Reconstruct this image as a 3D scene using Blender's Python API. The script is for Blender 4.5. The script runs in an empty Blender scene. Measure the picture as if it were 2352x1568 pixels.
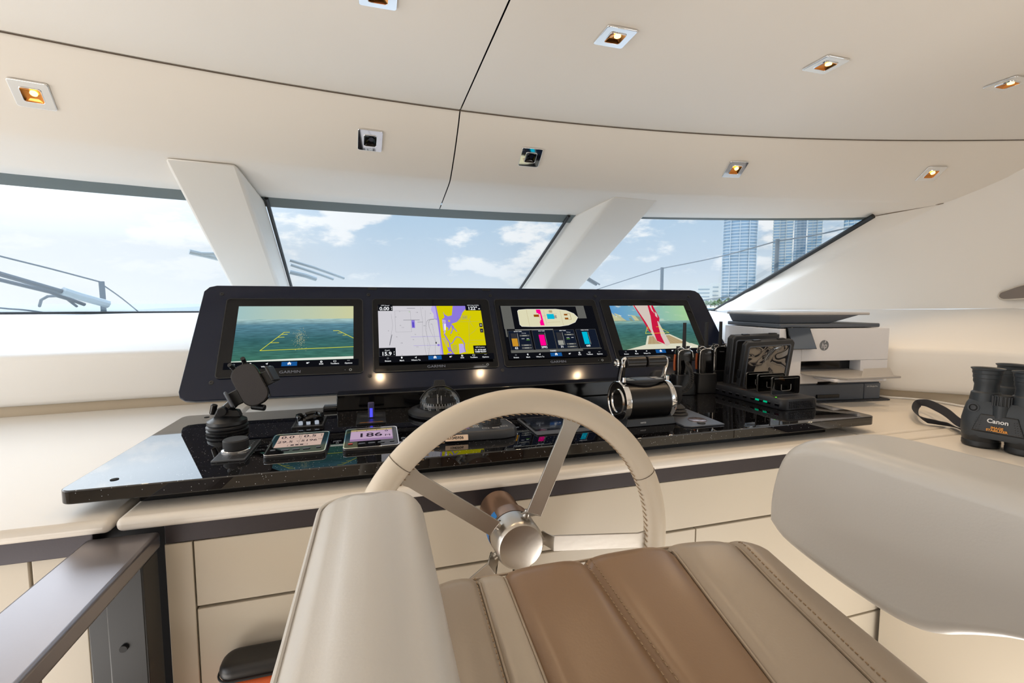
import bpy, bmesh, math, random
import numpy as np
from mathutils import Matrix, Vector
random.seed(7)
C = bpy.context.scene.collection
V = Vector
R = math.radians
# ---------------------------------------------------------------- camera
F = 1070.0; CX, CY = 1176.0, 784.0
YAW = R(16.5); PIT = math.atan(87 / 1070); H = 1.4
FW = V((math.sin(YAW)*math.cos(PIT), math.cos(YAW)*math.cos(PIT), -math.sin(PIT)))
RT = V((math.cos(YAW), -math.sin(YAW), 0))
UP = RT.cross(FW)
cam = bpy.data.objects.new('camera', bpy.data.cameras.new('camera')); C.objects.link(cam)
cam.matrix_world = Matrix.Translation((0, 0, H)) @ Matrix((RT, UP, -FW)).transposed().to_4x4()
cam.data.sensor_width = 36; cam.data.lens = 36*F/2352
cam.data.clip_start = .02; cam.data.clip_end = 20000
bpy.context.scene.camera = cam
# ---------------------------------------------------------------- view, sky, added fill lights
vs = bpy.context.scene.view_settings
vs.view_transform = 'Standard'; vs.look = 'None'; vs.gamma = 1; vs.use_curve_mapping = False; vs.exposure = 0.05
bpy.context.scene.cycles.max_bounces = 10
bpy.context.scene.cycles.transparent_max_bounces = 16
def nt_new(t): t.use_nodes = True; n = t.node_tree; n.nodes.clear(); return n
def nd(n, typ, ins=None, **kw):
    x = n.nodes.new(typ)
    for k, v in kw.items(): setattr(x, k, v)
    for k, v in (ins or {}).items():
        if hasattr(v, 'is_output'): n.links.new(v, x.inputs[k])
        else: x.inputs[k].default_value = v
    return x
def ramp(n, fac, stops, interp='LINEAR'):
    x = n.nodes.new('ShaderNodeValToRGB'); x.color_ramp.interpolation = interp
    e = x.color_ramp.elements
    while len(e) < len(stops): e.new(.5)
    for i, (p, c) in enumerate(stops):
        e[i].position = p; e[i].color = (*c, 1) if len(c) == 3 else c
    n.links.new(fac, x.inputs[0]); return x.outputs[0]
def M_(n, op, a, b=0.0, c=0.0, clamp=False):
    return nd(n, 'ShaderNodeMath', {0: a, 1: b, 2: c}, operation=op, use_clamp=clamp).outputs[0]
def mixc(n, f, a, b, mode='MIX'):
    x = nd(n, 'ShaderNodeMix', data_type='RGBA', blend_type=mode)
    for s, v in ((0, f), (6, a), (7, b)):
        if hasattr(v, 'is_output'): n.links.new(v, x.inputs[s])
        else: x.inputs[s].default_value = v if s == 0 else ((*v, 1) if len(v) == 3 else v)
    return x.outputs[2]
w = bpy.data.worlds.new('sky'); bpy.context.scene.world = w
n = nt_new(w)
tc = nd(n, 'ShaderNodeTexCoord').outputs['Generated']
sx = nd(n, 'ShaderNodeSeparateXYZ', {0: tc})
X_, Y_, Z_ = sx.outputs
base = ramp(n, Z_, [(0, (.66, .72, .76)), (.07, (.52, .62, .73)), (.16, (.42, .57, .73)), (.32, (.34, .52, .74)), (1, (.30, .46, .72))])
az = M_(n, 'ARCTAN2', X_, Y_)                                  # clouds laid out by compass bearing and height
cv = nd(n, 'ShaderNodeCombineXYZ', {0: M_(n, 'MULTIPLY', az, 7.0), 1: M_(n, 'MULTIPLY', Z_, 17.0), 2: 5.1}).outputs[0]
c1 = nd(n, 'ShaderNodeTexNoise', {'Vector': cv, 'Scale': 1.15, 'Detail': 8.0, 'Roughness': .55}).outputs[0]
c2 = nd(n, 'ShaderNodeTexNoise', {'Vector': cv, 'Scale': .33, 'Detail': 3.0}).outputs[0]
cl = M_(n, 'ADD', M_(n, 'MULTIPLY', c1, .75), M_(n, 'MULTIPLY', c2, .35))
clm = ramp(n, cl, [(.535, (0, 0, 0)), (.62, (1, 1, 1))], 'EASE')
fade = ramp(n, Z_, [(.0, (0, 0, 0)), (.06, (.5, .5, .5)), (.12, (.85, .85, .85)), (1, (.9, .9, .9))])
sky = mixc(n, M_(n, 'MULTIPLY', clm, fade), base, (.92, .92, .93))
left = M_(n, 'ADD', M_(n, 'MULTIPLY', X_, -.80), M_(n, 'MULTIPLY', Y_, .60))
lf = ramp(n, left, [(.55, (0, 0, 0)), (.93, (1, 1, 1))], 'EASE')
sky = mixc(n, M_(n, 'MULTIPLY', lf, .78), sky, (.93, .955, .98))
gain = M_(n, 'ADD', 1.0, M_(n, 'MULTIPLY', ramp(n, Z_, [(.20, (0, 0, 0)), (.55, (1, 1, 1))], 'EASE'), 2.4))          # brighter overhead
back = ramp(n, M_(n, 'MULTIPLY', Y_, -1.0), [(-.0, (0, 0, 0)), (.7, (1, 1, 1))], 'EASE')      # added brightness behind the boat, to light the cabin
gain = M_(n, 'ADD', gain, M_(n, 'MULTIPLY', back, 1.0))
gain = M_(n, 'ADD', gain, M_(n, 'MULTIPLY', lf, M_(n, 'MULTIPLY', ramp(n, Z_, [(.10, (0, 0, 0)), (.20, (.22, .22, .22)), (.27, (1, 1, 1))]), 2.8)))
SKY_GAIN = 1.0
bg = nd(n, 'ShaderNodeBackground', {0: sky, 1: M_(n, 'MULTIPLY', gain, SKY_GAIN)})
out = nd(n, 'ShaderNodeOutputWorld', {0: bg.outputs[0]})
def area(name, loc, target, sx_, sy_, e, col):
    l = bpy.data.lights.new(name, 'AREA'); l.shape = 'RECTANGLE'; l.size = sx_; l.size_y = sy_; l.energy = e; l.color = col
    o = bpy.data.objects.new(name, l); C.objects.link(o); o.location = loc
    o.rotation_euler = (V(target)-V(loc)).to_track_quat('-Z', 'Y').to_euler(); return o
area('fill_light_aft', (0.3, -2.9, 1.1), (0.3, 1.0, 1.6), 3.0, 1.2, 2, (1, .955, .90))  # added fill lamp in front of the closed aft wall
area('fill_light_port', (-2.9, 1.45, 1.36), (0.2, 1.5, 1.62), 2.2, .5, 12, (1, .99, .98))  # added fill for the left deck, coaming and soffit
area('fill_light_port_low', (-2.9, .0, 1.0), (.6, .25, 1.1), 1.3, 1.0, 22, (1, .985, .97))  # added low fill aimed across at the right armrest
area('fill_light_starboard', (2.75, -1.3, 1.5), (0.3, .5, 1.9), 1.8, .6, 6, (1, .95, .88))  # added fill from starboard, aimed up at the overhead
area('upfill_port', (-1.6, .35, .12), (-1.3, .45, 2.0), 2.0, 1.1, 33, (1, .975, .945))  # added lamp shining upward to brighten the ceiling, port side
area('upfill_starboard', (1.24, .30, .12), (1.4, .4, 2.0), .36, 1.0, 13, (1, .965, .92))  # second upward fill, added beside the chair for the ceiling

# ---------------------------------------------------------------- unprojection onto real planes
def ray(px, py): return RT*((px-CX)/F) + UP*(-(py-CY)/F) + FW
O = V((0, 0, H))
def atz(px, py, z): d = ray(px, py); return O + d*((z-H)/d.z)
def aty(px, py, y): d = ray(px, py); return O + d*(y/d.y)
def atx(px, py, x): d = ray(px, py); return O + d*(x/d.x)

# ---------------------------------------------------------------- materials
def lin(c): return tuple(((v/255+.055)/1.055)**2.4 if v/255 > .04045 else v/255/12.92 for v in c)
MC = {}
def mat(name, rgb, rough=.5, metal=0.0, bump=None, ior=1.5, coat=0.0, var=0.0, vs_=3.0, spec=.5):
    """rgb is 0-255 sRGB; bump=(noise scale, strength)"""
    if name in MC: return MC[name]
    m = bpy.data.materials.new(name); n = nt_new(m)
    p = nd(n, 'ShaderNodeBsdfPrincipled', {'Base Color': (*lin(rgb), 1), 'Roughness': rough, 'Metallic': metal, 'IOR': ior})
    p.inputs['Coat Weight'].default_value = coat; p.inputs['Coat Roughness'].default_value = .08
    p.inputs['Specular IOR Level'].default_value = spec
    t = nd(n, 'ShaderNodeTexCoord').outputs['Object']
    if var:
        z = nd(n, 'ShaderNodeTexNoise', {'Vector': t, 'Scale': vs_, 'Detail': 4.0}).outputs[0]
        c = lin(rgb)
        n.links.new(ramp(n, z, [(.3, tuple(v*(1-var) for v in c)), (.7, tuple(min(1, v*(1+var)) for v in c))]), p.inputs['Base Color'])
    if bump:
        z = nd(n, 'ShaderNodeTexNoise', {'Vector': t, 'Scale': bump[0], 'Detail': 3.0}).outputs[0]
        b = nd(n, 'ShaderNodeBump', {'Strength': bump[1], 'Distance': .001, 'Height': z})
        n.links.new(b.outputs[0], p.inputs['Normal'])
    nd(n, 'ShaderNodeOutputMaterial', {0: p.outputs[0]})
    MC[name] = m; return m
def emat(name, rgb, s=1.0):
    if name in MC: return MC[name]
    m = bpy.data.materials.new(name); n = nt_new(m)
    e = nd(n, 'ShaderNodeEmission', {0: (*lin(rgb), 1), 1: s}); nd(n, 'ShaderNodeOutputMaterial', {0: e.outputs[0]})
    MC[name] = m; return m
def glassmat(name, tint, gloss=.06, rough=.0):
    m = bpy.data.materials.new(name); n = nt_new(m)
    t = nd(n, 'ShaderNodeBsdfTransparent', {0: (*tint, 1)}); g = nd(n, 'ShaderNodeBsdfGlossy', {0: (1, 1, 1, 1), 1: rough})
    fr = nd(n, 'ShaderNodeFresnel', {0: 1.45})
    mx = nd(n, 'ShaderNodeMixShader', {0: M_(n, 'MULTIPLY', fr.outputs[0], gloss*16, clamp=True), 1: t.outputs[0], 2: g.outputs[0]})
    nd(n, 'ShaderNodeOutputMaterial', {0: mx.outputs[0]}); MC[name] = m; return m
vinyl = mat('headliner_vinyl', (235, 227, 216), .62, bump=(500, .06))
pillar_m = mat('pillar_leather', (228, 222, 212), .5, bump=(500, .05))
dash_w = mat('dash_white_vinyl', (238, 235, 230), .55, bump=(450, .05))
pad_m = mat('counter_pad_leather', (224, 217, 207), .42, bump=(420, .10))
cab_m = mat('cabinet_satin_lacquer', (200, 190, 173), .38)
band_m = mat('dark_bronze_metal', (66, 62, 66), .32, metal=.5, bump=(300, .05))
rail_m = mat('handrail_grey_metal', (150, 146, 150), .34, metal=.9, bump=(260, .05))
black_g = mat('black_gloss', (10, 10, 12), .08)
black_s = mat('black_satin_plastic', (20, 21, 24), .38)
black_m = mat('black_matte_rubber', (24, 25, 28), .62, bump=(600, .1))
board_m = mat('console_black_panel', (22, 28, 46), .11, spec=.30)
bezel_m = mat('display_glass_black', (7, 8, 12), .05, spec=.3)
chrome = mat('polished_chrome', (235, 235, 235), .05, metal=1)
steel = mat('brushed_steel', (196, 191, 184), .33, metal=1, bump=(90, .15))
seat_w = mat('seat_cream_leather', (202, 198, 192), .33, bump=(300, .12))
seat_b = mat('seat_tan_leather', (138, 110, 84), .34, bump=(300, .12))
seat_c = mat('seat_beige_leather', (162, 148, 132), .36, bump=(300, .12))
stitch_m = mat('stitching_thread', (150, 126, 98), .7)
grey_d = mat('printer_dark_grey', (78, 84, 94), .45)
grey_l = mat('printer_light_grey', (222, 222, 226), .45)
grey_t = mat('printer_tray_grey', (168, 164, 160), .42)
white_e = emat('lit_white', (235, 238, 240)); orange_e = emat('warm_lamp', (255, 190, 105), 6)
white_p = mat('white_plastic', (232, 230, 228), .4)
prnt_w = mat('white_print', (225, 225, 225), .5); prnt_o = mat('orange_print', (224, 150, 50), .5)
prnt_g = mat('grey_print', (120, 122, 126), .5)
def granite():
    m = bpy.data.materials.new('black_sparkle_granite'); n = nt_new(m)
    t = nd(n, 'ShaderNodeTexCoord').outputs['Object']
    v = nd(n, 'ShaderNodeTexVoronoi', {'Vector': t, 'Scale': 230.0})
    sp = M_(n, 'LESS_THAN', v.outputs['Distance'], .17)
    wn = nd(n, 'ShaderNodeTexWhiteNoise', {0: v.outputs['Position']}).outputs[0]
    k = M_(n, 'MULTIPLY', sp, M_(n, 'GREATER_THAN', wn, .80))
    col = mixc(n, k, (.0035, .0035, .0045), (.42, .43, .45))
    p = nd(n, 'ShaderNodeBsdfPrincipled', {'Base Color': col, 'Roughness': .015, 'IOR': 1.72})
    nd(n, 'ShaderNodeOutputMaterial', {0: p.outputs[0]}); return m
granite_m = granite()

# ---------------------------------------------------------------- mesh builder
def rrect(w_, h_, r, n=6, cx=0, cy=0):
    r = max(1e-4, min(r, w_/2-1e-5, h_/2-1e-5)); p = []
    for qx, qy, a0 in ((1, 1, 0), (-1, 1, 90), (-1, -1, 180), (1, -1, 270)):
        for i in range(n+1):
            a = R(a0+90*i/n); p.append((cx+qx*(w_/2-r)+r*math.cos(a), cy+qy*(h_/2-r)+r*math.sin(a)))
    return p
class MB:
    def __init__(s): s.bm = bmesh.new(); s.mats = []
    def mi(s, m):
        if m not in s.mats: s.mats.append(m)
        return s.mats.index(m)
    def face(s, vs, m):
        try: f = s.bm.faces.new(vs); f.material_index = s.mi(m); return f
        except ValueError: return None
    def vv(s, pts, T=None):
        return [s.bm.verts.new((T @ V(p)) if T else V(p)) for p in pts]
    def poly(s, pts, m, T=None): return s.face(s.vv(pts, T), m)
    def box(s, c, sz, m, T=None):
        x, y, z = (q/2 for q in sz); c = V(c)
        v = s.vv([c+V((i*x, j*y, k*z)) for i in (-1, 1) for j in (-1, 1) for k in (-1, 1)], T)
        for q in ((0, 1, 3, 2), (4, 6, 7, 5), (0, 4, 5, 1), (2, 3, 7, 6), (0, 2, 6, 4), (1, 5, 7, 3)): s.face([v[i] for i in q], m)
        return s
    def box2(s, a, b, m, T=None):
        return s.box([(a[i]+b[i])/2 for i in range(3)], [abs(b[i]-a[i]) for i in range(3)], m, T)
    def hexa(s, lo, hi, m):
        a = s.vv(lo); b = s.vv(hi); k = len(a); s.face(a[::-1], m); s.face(b, m)
        for i in range(k): s.face([a[i], a[(i+1) % k], b[(i+1) % k], b[i]], m)
        return s
    def prism(s, pts, z0, z1, m, T=None, m2=None):
        a = s.vv([(p[0], p[1], z0) for p in pts], T); b = s.vv([(p[0], p[1], z1) for p in pts], T); k = len(pts)
        s.face(a[::-1], m); s.face(b, m2 or m)
        for i in range(k): s.face([a[i], a[(i+1) % k], b[(i+1) % k], b[i]], m)
        return s
    def ring(s, outer, inner, z0, z1, m, T=None):
        k = len(outer)
        A = s.vv([(p[0], p[1], z0) for p in outer], T); B = s.vv([(p[0], p[1], z1) for p in outer], T)
        c = s.vv([(p[0], p[1], z0) for p in inner], T); D = s.vv([(p[0], p[1], z1) for p in inner], T)
        for i in range(k):
            j = (i+1) % k
            s.face([A[i], A[j], B[j], B[i]], m); s.face([c[j], c[i], D[i], D[j]], m)
            s.face([B[i], B[j], D[j], D[i]], m); s.face([A[j], A[i], c[i], c[j]], m)
        return s
    def loft(s, rings, m, T=None, cap0=True, cap1=True, closed=True):
        L = [s.vv(r, T) for r in rings]; k = len(L[0])
        for a, b in zip(L, L[1:]):
            for i in range(k if closed else k-1):
                j = (i+1) % k; s.face([a[i], a[j], b[j], b[i]], m)
        if cap0: s.face(L[0][::-1], m)
        if cap1: s.face(L[-1], m)
        return s
    def lathe(s, prof, m, T=None, n=32):
        rings = [[(r*math.cos(2*math.pi*i/n), r*math.sin(2*math.pi*i/n), z) for i in range(n)] for r, z in prof]
        return s.loft(rings, m, T, cap0=prof[0][0] > 1e-6, cap1=prof[-1][0] > 1e-6)
    def cyl(s, p0, p1, r0, m, r1=None, n=20, T=None):
        p0, p1 = V(p0), V(p1); d = p1-p0; q = d.to_track_quat('Z', 'Y').to_matrix().to_4x4()
        return s.lathe([(r0, 0), (r0 if r1 is None else r1, d.length)], m, (T or Matrix()) @ Matrix.Translation(p0) @ q, n)
    def tube(s, pts, r, m, T=None, n=8, closed=False, flat=None):
        pts = [V(p) for p in pts]; k = len(pts); rings = []; up = None
        for i, p in enumerate(pts):
            a = pts[(i-1) % k] if (closed or i) else p; b = pts[(i+1) % k] if (closed or i < k-1) else p
            t = (b-a).normalized()
            if up is None: up = t.orthogonal().normalized() if flat is None else V(flat)
            sd = t.cross(up).normalized(); up = sd.cross(t).normalized()
            rr = r[i] if isinstance(r, (list, tuple)) else r
            ry = rr if flat is None else rr
            rings.append([p + sd*math.cos(2*math.pi*j/n)*ry + up*math.sin(2*math.pi*j/n)*(rr if flat is None else rr*.2) for j in range(n)])
        if closed: rings.append(rings[0][:])
        return s.loft(rings, m, T, cap0=not closed, cap1=not closed)
    def pad(s, w_, l_, z0, z1, rc, re, m, T=None, crown=0.0, n=8, k=5):
        """cushion: rounded-rectangle plan, rounded edges, crowned top"""
        rings = []
        def rg(i, z): return [(x, y, z) for x, y in rrect(w_-2*i, l_-2*i, max(rc-i, .002), n)]
        for a in range(k+1): q = R(90*a/k); rings.append(rg(re*(1-math.sin(q)), z0+re*(1-math.cos(q))))
        for a in range(k+1): q = R(90*a/k); rings.append(rg(re*(1-math.cos(q)), z1-re*(1-math.sin(q))))
        mi = min(w_, l_)/2-re
        for t in (.25, .5, .75, .96): rings.append(rg(re+mi*t, z1+crown*(1-(1-t)**2)))
        return s.loft(rings, m, T)
    def text(s, body, size, m, T, ax='CENTER', ay='CENTER', sx=1.0, bold=0.0, shear=0.0):
        cu = bpy.data.curves.new('t', 'FONT'); cu.body = body; cu.size = size; cu.align_x = ax; cu.align_y = ay
        cu.offset = bold; cu.shear = shear; cu.resolution_u = 3
        o = bpy.data.objects.new('t', cu); me = bpy.data.meshes.new_from_object(o)
        base = len(s.bm.verts); nf = len(s.bm.faces); s.bm.from_mesh(me)
        s.bm.verts.ensure_lookup_table(); s.bm.faces.ensure_lookup_table()
        TT = T @ Matrix.Diagonal((sx, 1, 1, 1))
        for v in s.bm.verts[base:]: v.co = TT @ v.co
        k = s.mi(m)
        for f in s.bm.faces[nf:]: f.material_index = k
        bpy.data.objects.remove(o); bpy.data.curves.remove(cu); bpy.data.meshes.remove(me)
        return s
    def build(s, name, parent=None, bevel=0, seg=2, sub=0, ang=35, uv=None, recalc=True):
        if recalc: bmesh.ops.recalc_face_normals(s.bm, faces=s.bm.faces[:])
        me = bpy.data.meshes.new(name)
        if uv is not None:
            L = s.bm.loops.layers.uv.new('UVMap')
            for f in s.bm.faces:
                for l in f.loops: l[L].uv = uv(l.vert.co)
        s.bm.to_mesh(me); s.bm.free()
        for m in s.mats: me.materials.append(m)
        me.polygons.foreach_set('use_smooth', [True]*len(me.polygons))
        me.set_sharp_from_angle(angle=R(ang))
        o = bpy.data.objects.new(name, me); C.objects.link(o)
        if parent: o.parent = parent
        if bevel:
            b = o.modifiers.new('bevel', 'BEVEL'); b.width = bevel; b.segments = seg; b.limit_method = 'ANGLE'; b.angle_limit = R(40); b.harden_normals = False
        if sub: q = o.modifiers.new('subd', 'SUBSURF'); q.levels = q.render_levels = sub
        return o
def tag(o, label=None, cat=None, group=None, kind=None):
    if label: o['label'] = label
    if cat: o['category'] = cat
    if group: o['group'] = group
    if kind: o['kind'] = kind
    return o
def thing(name, label, cat, loc=(0, 0, 0), rot=(0, 0, 0), group=None):
    o = bpy.data.objects.new(name, None); C.objects.link(o); o.location = loc; o.rotation_euler = rot; o.empty_display_size = .05
    return tag(o, label, cat, group)
def struct(o, label=None): o['kind'] = 'structure'; return tag(o, label)
def dup(root, loc=None, rot=None, label=None):
    r = root.copy(); C.objects.link(r)
    if loc is not None: r.location = loc
    if rot is not None: r.rotation_euler = rot
    if label: r['label'] = label
    for ch in list(root.children):
        c = ch.copy(); C.objects.link(c); c.parent = r
        for g in list(ch.children):
            d = g.copy(); C.objects.link(d); d.parent = c
    return r
def catmull(pts, k=6):
    pts = [V(p) for p in pts]; o = []
    for i in range(len(pts)-1):
        a = pts[max(i-1, 0)]; b = pts[i]; c = pts[i+1]; d = pts[min(i+2, len(pts)-1)]
        for j in range(k):
            t = j/k; o.append(.5*((2*b)+(c-a)*t+(2*a-5*b+4*c-d)*t*t+(3*b-3*c+d-a)*t**3))
    o.append(pts[-1]); return o
TR = Matrix.Translation
def RX(a): return Matrix.Rotation(R(a), 4, 'X')
def RY(a): return Matrix.Rotation(R(a), 4, 'Y')
def RZ(a): return Matrix.Rotation(R(a), 4, 'Z')
# ================================================================ THE SETTING
# three curves of the overhead, each at its own height: ceiling seam, brow edge, top of the windscreen
def fit(px, z, deg=2):
    P = [atz(*p, z) for p in px]; c = np.polyfit([p.x for p in P], [p.y for p in P], deg); return lambda x: float(np.polyval(c, x))
Z1, Z2, Z3 = 2.08, 1.895, 1.847
S1 = fit([(0, 78), (500, 160), (1060, 252), (1500, 305), (1900, 318), (2352, 321)], Z1)
S2 = fit([(0, 308), (370, 355), (550, 372), (1030, 415), (1400, 443), (2000, 462), (2170, 465)], Z2)
S3 = fit([(0, 400), (400, 430), (605, 450), (990, 475), (1300, 493), (1480, 502), (1995, 498)], Z3)
XS = .309; XL, XR = -3.0, 3.05
def xs(a, b, k=24): return [a+(b-a)*i/k for i in range(k+1)]
def sheet(rows, m, th=None):
    b = MB(); L = [b.vv(r) for r in rows]
    for p, q in zip(L, L[1:]):
        for i in range(len(p)-1): b.face([p[i], p[i+1], q[i+1], q[i]], m)
    return b
G = .0022
for i, (a, c) in enumerate(((XL, XS-G), (XS+G, XR))):
    X = xs(a, c, 22)
    up = .006
    rows = [[(x, -3.0, Z1) for x in X], [(x, 0.2, Z1) for x in X], [(x, S1(x)-.010, Z1) for x in X], [(x, S1(x)-.0035, Z1+.002) for x in X], [(x, S1(x)-.0022, Z1+.014) for x in X]]
    struct(sheet(rows, vinyl).build('ceiling', ang=70), ['cream vinyl overhead panel left of the centre seam', 'cream vinyl overhead panel right of the centre seam'][i])
    def lerp(x, t, bulge=0): return (x, S1(x)+(S2(x)-S1(x))*t, Z1+(Z2-Z1)*t-bulge)
    rows = [[(x, S1(x)+.0018, Z1+.012) for x in X], [(x, S1(x)+.0028, Z1-.002) for x in X], [(x, S1(x)+.010, Z1-.009) for x in X]]
    rows += [[lerp(x, t, .004+.013*math.sin(math.pi*t)) for x in X] for t in (.12, .3, .5, .7, .84, .92)]
    for t, dz in ((.965, .004), (1.0, .0)): rows.append([(lerp(x, t)[0], lerp(x, t)[1], lerp(x, t)[2]-dz) for x in X])
    rows.append([(x, S2(x)+.014, Z2-.004) for x in X])
    rows += [[(x, S2(x)+(S3(x)-S2(x))*t, Z2+(Z3-Z2)*t-.003) for x in X] for t in (.15, .35, .7, 1.0)]
    rows.append([(x, S3(x)+.01, Z3+.02) for x in X])
    struct(sheet(rows, vinyl).build('ceiling', ang=80), ['padded brow over the windscreen, left half', 'padded brow over the windscreen, right half'][i])
X = xs(XL, XR, 40)
dark_gap = mat('dark_gap', (30, 26, 24), .8)
rows = [[(x, -3.0, Z1+.02) for x in X], [(x, S1(x), Z1+.02) for x in X], [(x, S2(x)+.02, Z2+.02) for x in X], [(x, S3(x)+.02, Z3+.03) for x in X], [(x, S3(x)+.3, Z3+.1) for x in X]]
struct(sheet(rows, dark_gap).build('trim_1', ang=80), 'dark backing seen in the overhead seams')

f = MB(); f.tube([(x, S1(x)-.0004, Z1-.0008) for x in X], .0017, mat('overhead_seam_dark', (104, 90, 76), .8), n=6); struct(f.build('trim_7'), 'dark seam between flat overhead and brow')
# windscreen: raked panes from the brow down to the sill
ZB = 1.353
KS = .971
def sc(x, y, z): return V((x*KS, y*KS, H+(z-H)*KS))
SB = fit([(0, 0)], 1) if False else None
_c = np.polyfit([KS*v for v in (-2.9, -1.98, -1.03, .4, 1.7, 2.568)], [KS*v for v in (3.12, 3.25, 3.245, 3.36, 3.31, 3.096)], 3)
def SBf(x): return float(np.polyval(_c, x))
pane_m = glassmat('windscreen_glass', (.97, .99, .985), .006)
frit_m = mat('windscreen_frit_band', (92, 102, 100), .35)
gask_m = mat('black_gasket', (22, 22, 22), .55)
def wp(x, t, off=0.0):      # point on the windscreen, t=0 top, 1 sill; off = inboard
    a = V((x, S3(x), Z3)); b = V((x, SBf(x), ZB)); p = a.lerp(b, t); return p+V((0, -.43, -.9)).normalized()*off
wins = [(-2.9, -.60, 'port windscreen pane'), (-.455, .99, 'middle windscreen pane'), (1.127, 2.525, 'starboard windscreen pane')]
for k, (a, b_, lab) in enumerate(wins):
    root = thing('window_%d' % (k+1), lab, None); struct(root)
    X = xs(a, b_, 12)
    m = MB(); m = sheet([[wp(x, t) for x in X] for t in xs(0, 1, 6)], pane_m); m.build('pane', root, ang=80)
    m = sheet([[wp(x, -.02, .004) for x in X], [wp(x, .055 if k < 2 else .012, .004) for x in X]], frit_m).build('frit_band', root)
    f = MB()
    f.tube([wp(x, 1, .004) for x in X], .007, gask_m)
    e = .012
    if k == 1: f.tube([wp(-.421-.038*t, t, .008) for t in xs(0, 1, 6)], .008, gask_m); f.tube([wp(.954-.041*t, t, .008) for t in xs(0, 1, 6)], .008, gask_m)
    f.build('gasket', root)
A = sc(2.539, 1.884, 1.86); Cc = sc(2.568, 3.096, 1.345)
f = MB(); f.tube([A.lerp(Cc, t)+V((-.012, -.01, -.012)) for t in xs(-.02, 1, 8)], .013, gask_m).build('gasket', root)
# raked mullions: rectangular padded beams
DR = V((-.035, 1.0146, -.4993))
def mullion(name, p0, p1, b0, b1, label):
    lo = []; L = 1.20
    p0, p1 = V(p0), V(p1)
    b0, b1 = V(b0), V(b1)
    ring0 = [p0, p1, p1+b1, p0+b0]
    b = MB(); b.hexa([p+DR*L for p in ring0], [p+V((0, 0, -.006)) for p in ring0], pillar_m)
    o = b.build(name, bevel=.014, seg=3); return struct(o, label)
mullion('trim_2', atz(370, 355, Z2), atz(545, 372, Z2), (0, .34, -.053), (.018, .34, -.053), 'raked cream pillar between port and middle panes')
mullion('trim_3', atz(1410, 446, Z2), atz(1518, 453, Z2), (-.097, .34, -.053), (-.068, .34, -.053), 'raked cream pillar between middle and starboard panes')
# starboard side wall with A-pillar return
B_ = sc(2.786, 1.687, 1.91); D_ = sc(*atz(1690, 712, 1.355)); E_ = sc(2.85, 1.427, 2.055)
top = [A+V((0, 0, .004)), A.lerp(B_, .5), B_.copy(), E_.copy(), sc(2.88, 1.2, 2.16), sc(2.9, .2, 2.16), sc(2.95, -.3, 2.16)]
bot = [Cc, Cc.lerp(D_, .5), D_.copy(), sc(2.62, 2.1, 1.365), sc(2.9, 1.45, 1.378), sc(2.95, .3, 1.38), sc(2.97, -.3, 1.38)]
cols = []
def bez(a, b, t, bulge): p = a.lerp(b, t); return p + V((bulge, bulge*.3, 0))*math.sin(math.pi*t)
tt = [0, .1, .25, .4, .55, .7, .85, 1]
seq = []
# return strip (A-C to B-D) then turn the soft corner, then the concave side wall
for i in range(len(top)):
    seq.append([bez(top[i], bot[i], t, [0, 0, .0, .05, .07, .05, .05][i]) for t in tt])
fine = []
for t in range(len(tt)):
    row = [s_[t] for s_ in seq]
    c = row[2]; d1 = (row[1]-c).normalized(); d2 = (row[3]-c).normalized(); r_ = .03
    r2 = [row[0], row[1], c+d1*r_*1.4, c+d1*r_*.4+d2*r_*.4*.3, c+d2*r_*.5+d1*.004, c+d2*r_*1.6]
    r2 += catmull(row[3:], 4) if False else [row[2].lerp(row[3], .35), row[2].lerp(row[3], .7)] + row[3:]
    fine.append(r2)
struct(sheet(fine, vinyl).build('wall_right', ang=80), 'starboard side lining with raked corner pillar')
b = MB(); b.box2((2.84, -3, 0), (2.9, 3.2, 1.375), vinyl); struct(b.build('wall_right_lower'), 'lower starboard side wall')
bpy.data.objects['wall_right_lower'].name = 'wall_right.001'
b = MB(); b.box2((-3.1, -3, 0), (-3.0, 3.2, 1.30), vinyl); struct(b.build('wall_left'), 'lower port side wall')
b = MB(); b.box2((-3.1, -3.1, 0), (3.0, -3.0, 2.12), vinyl); struct(b.build('wall_back'), 'low aft wall')  # unseen; raised to full height to keep sky light off the brow
b = MB(); b.box2((-3.1, -3.1, -.05), (3.0, 3.3, 0), mat('cabin_floor_beige', (190, 172, 148), .5, var=.06, vs_=6)); struct(b.build('floor'), 'cabin floor')

f = MB(); f.tube([A+V((0, 0, -.002)), A.lerp(B_, .5)+V((0, 0, -.003)), B_+V((-.001, 0, -.003)), E_+V((-.004, 0, -.004)), sc(2.88, 1.2, 2.16)+V((-.004, 0, -.01))], .0022, mat('overhead_seam_line', (120, 106, 88), .7), n=6)
struct(f.build('trim_5'), 'seam where the side lining meets the overhead')
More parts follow.
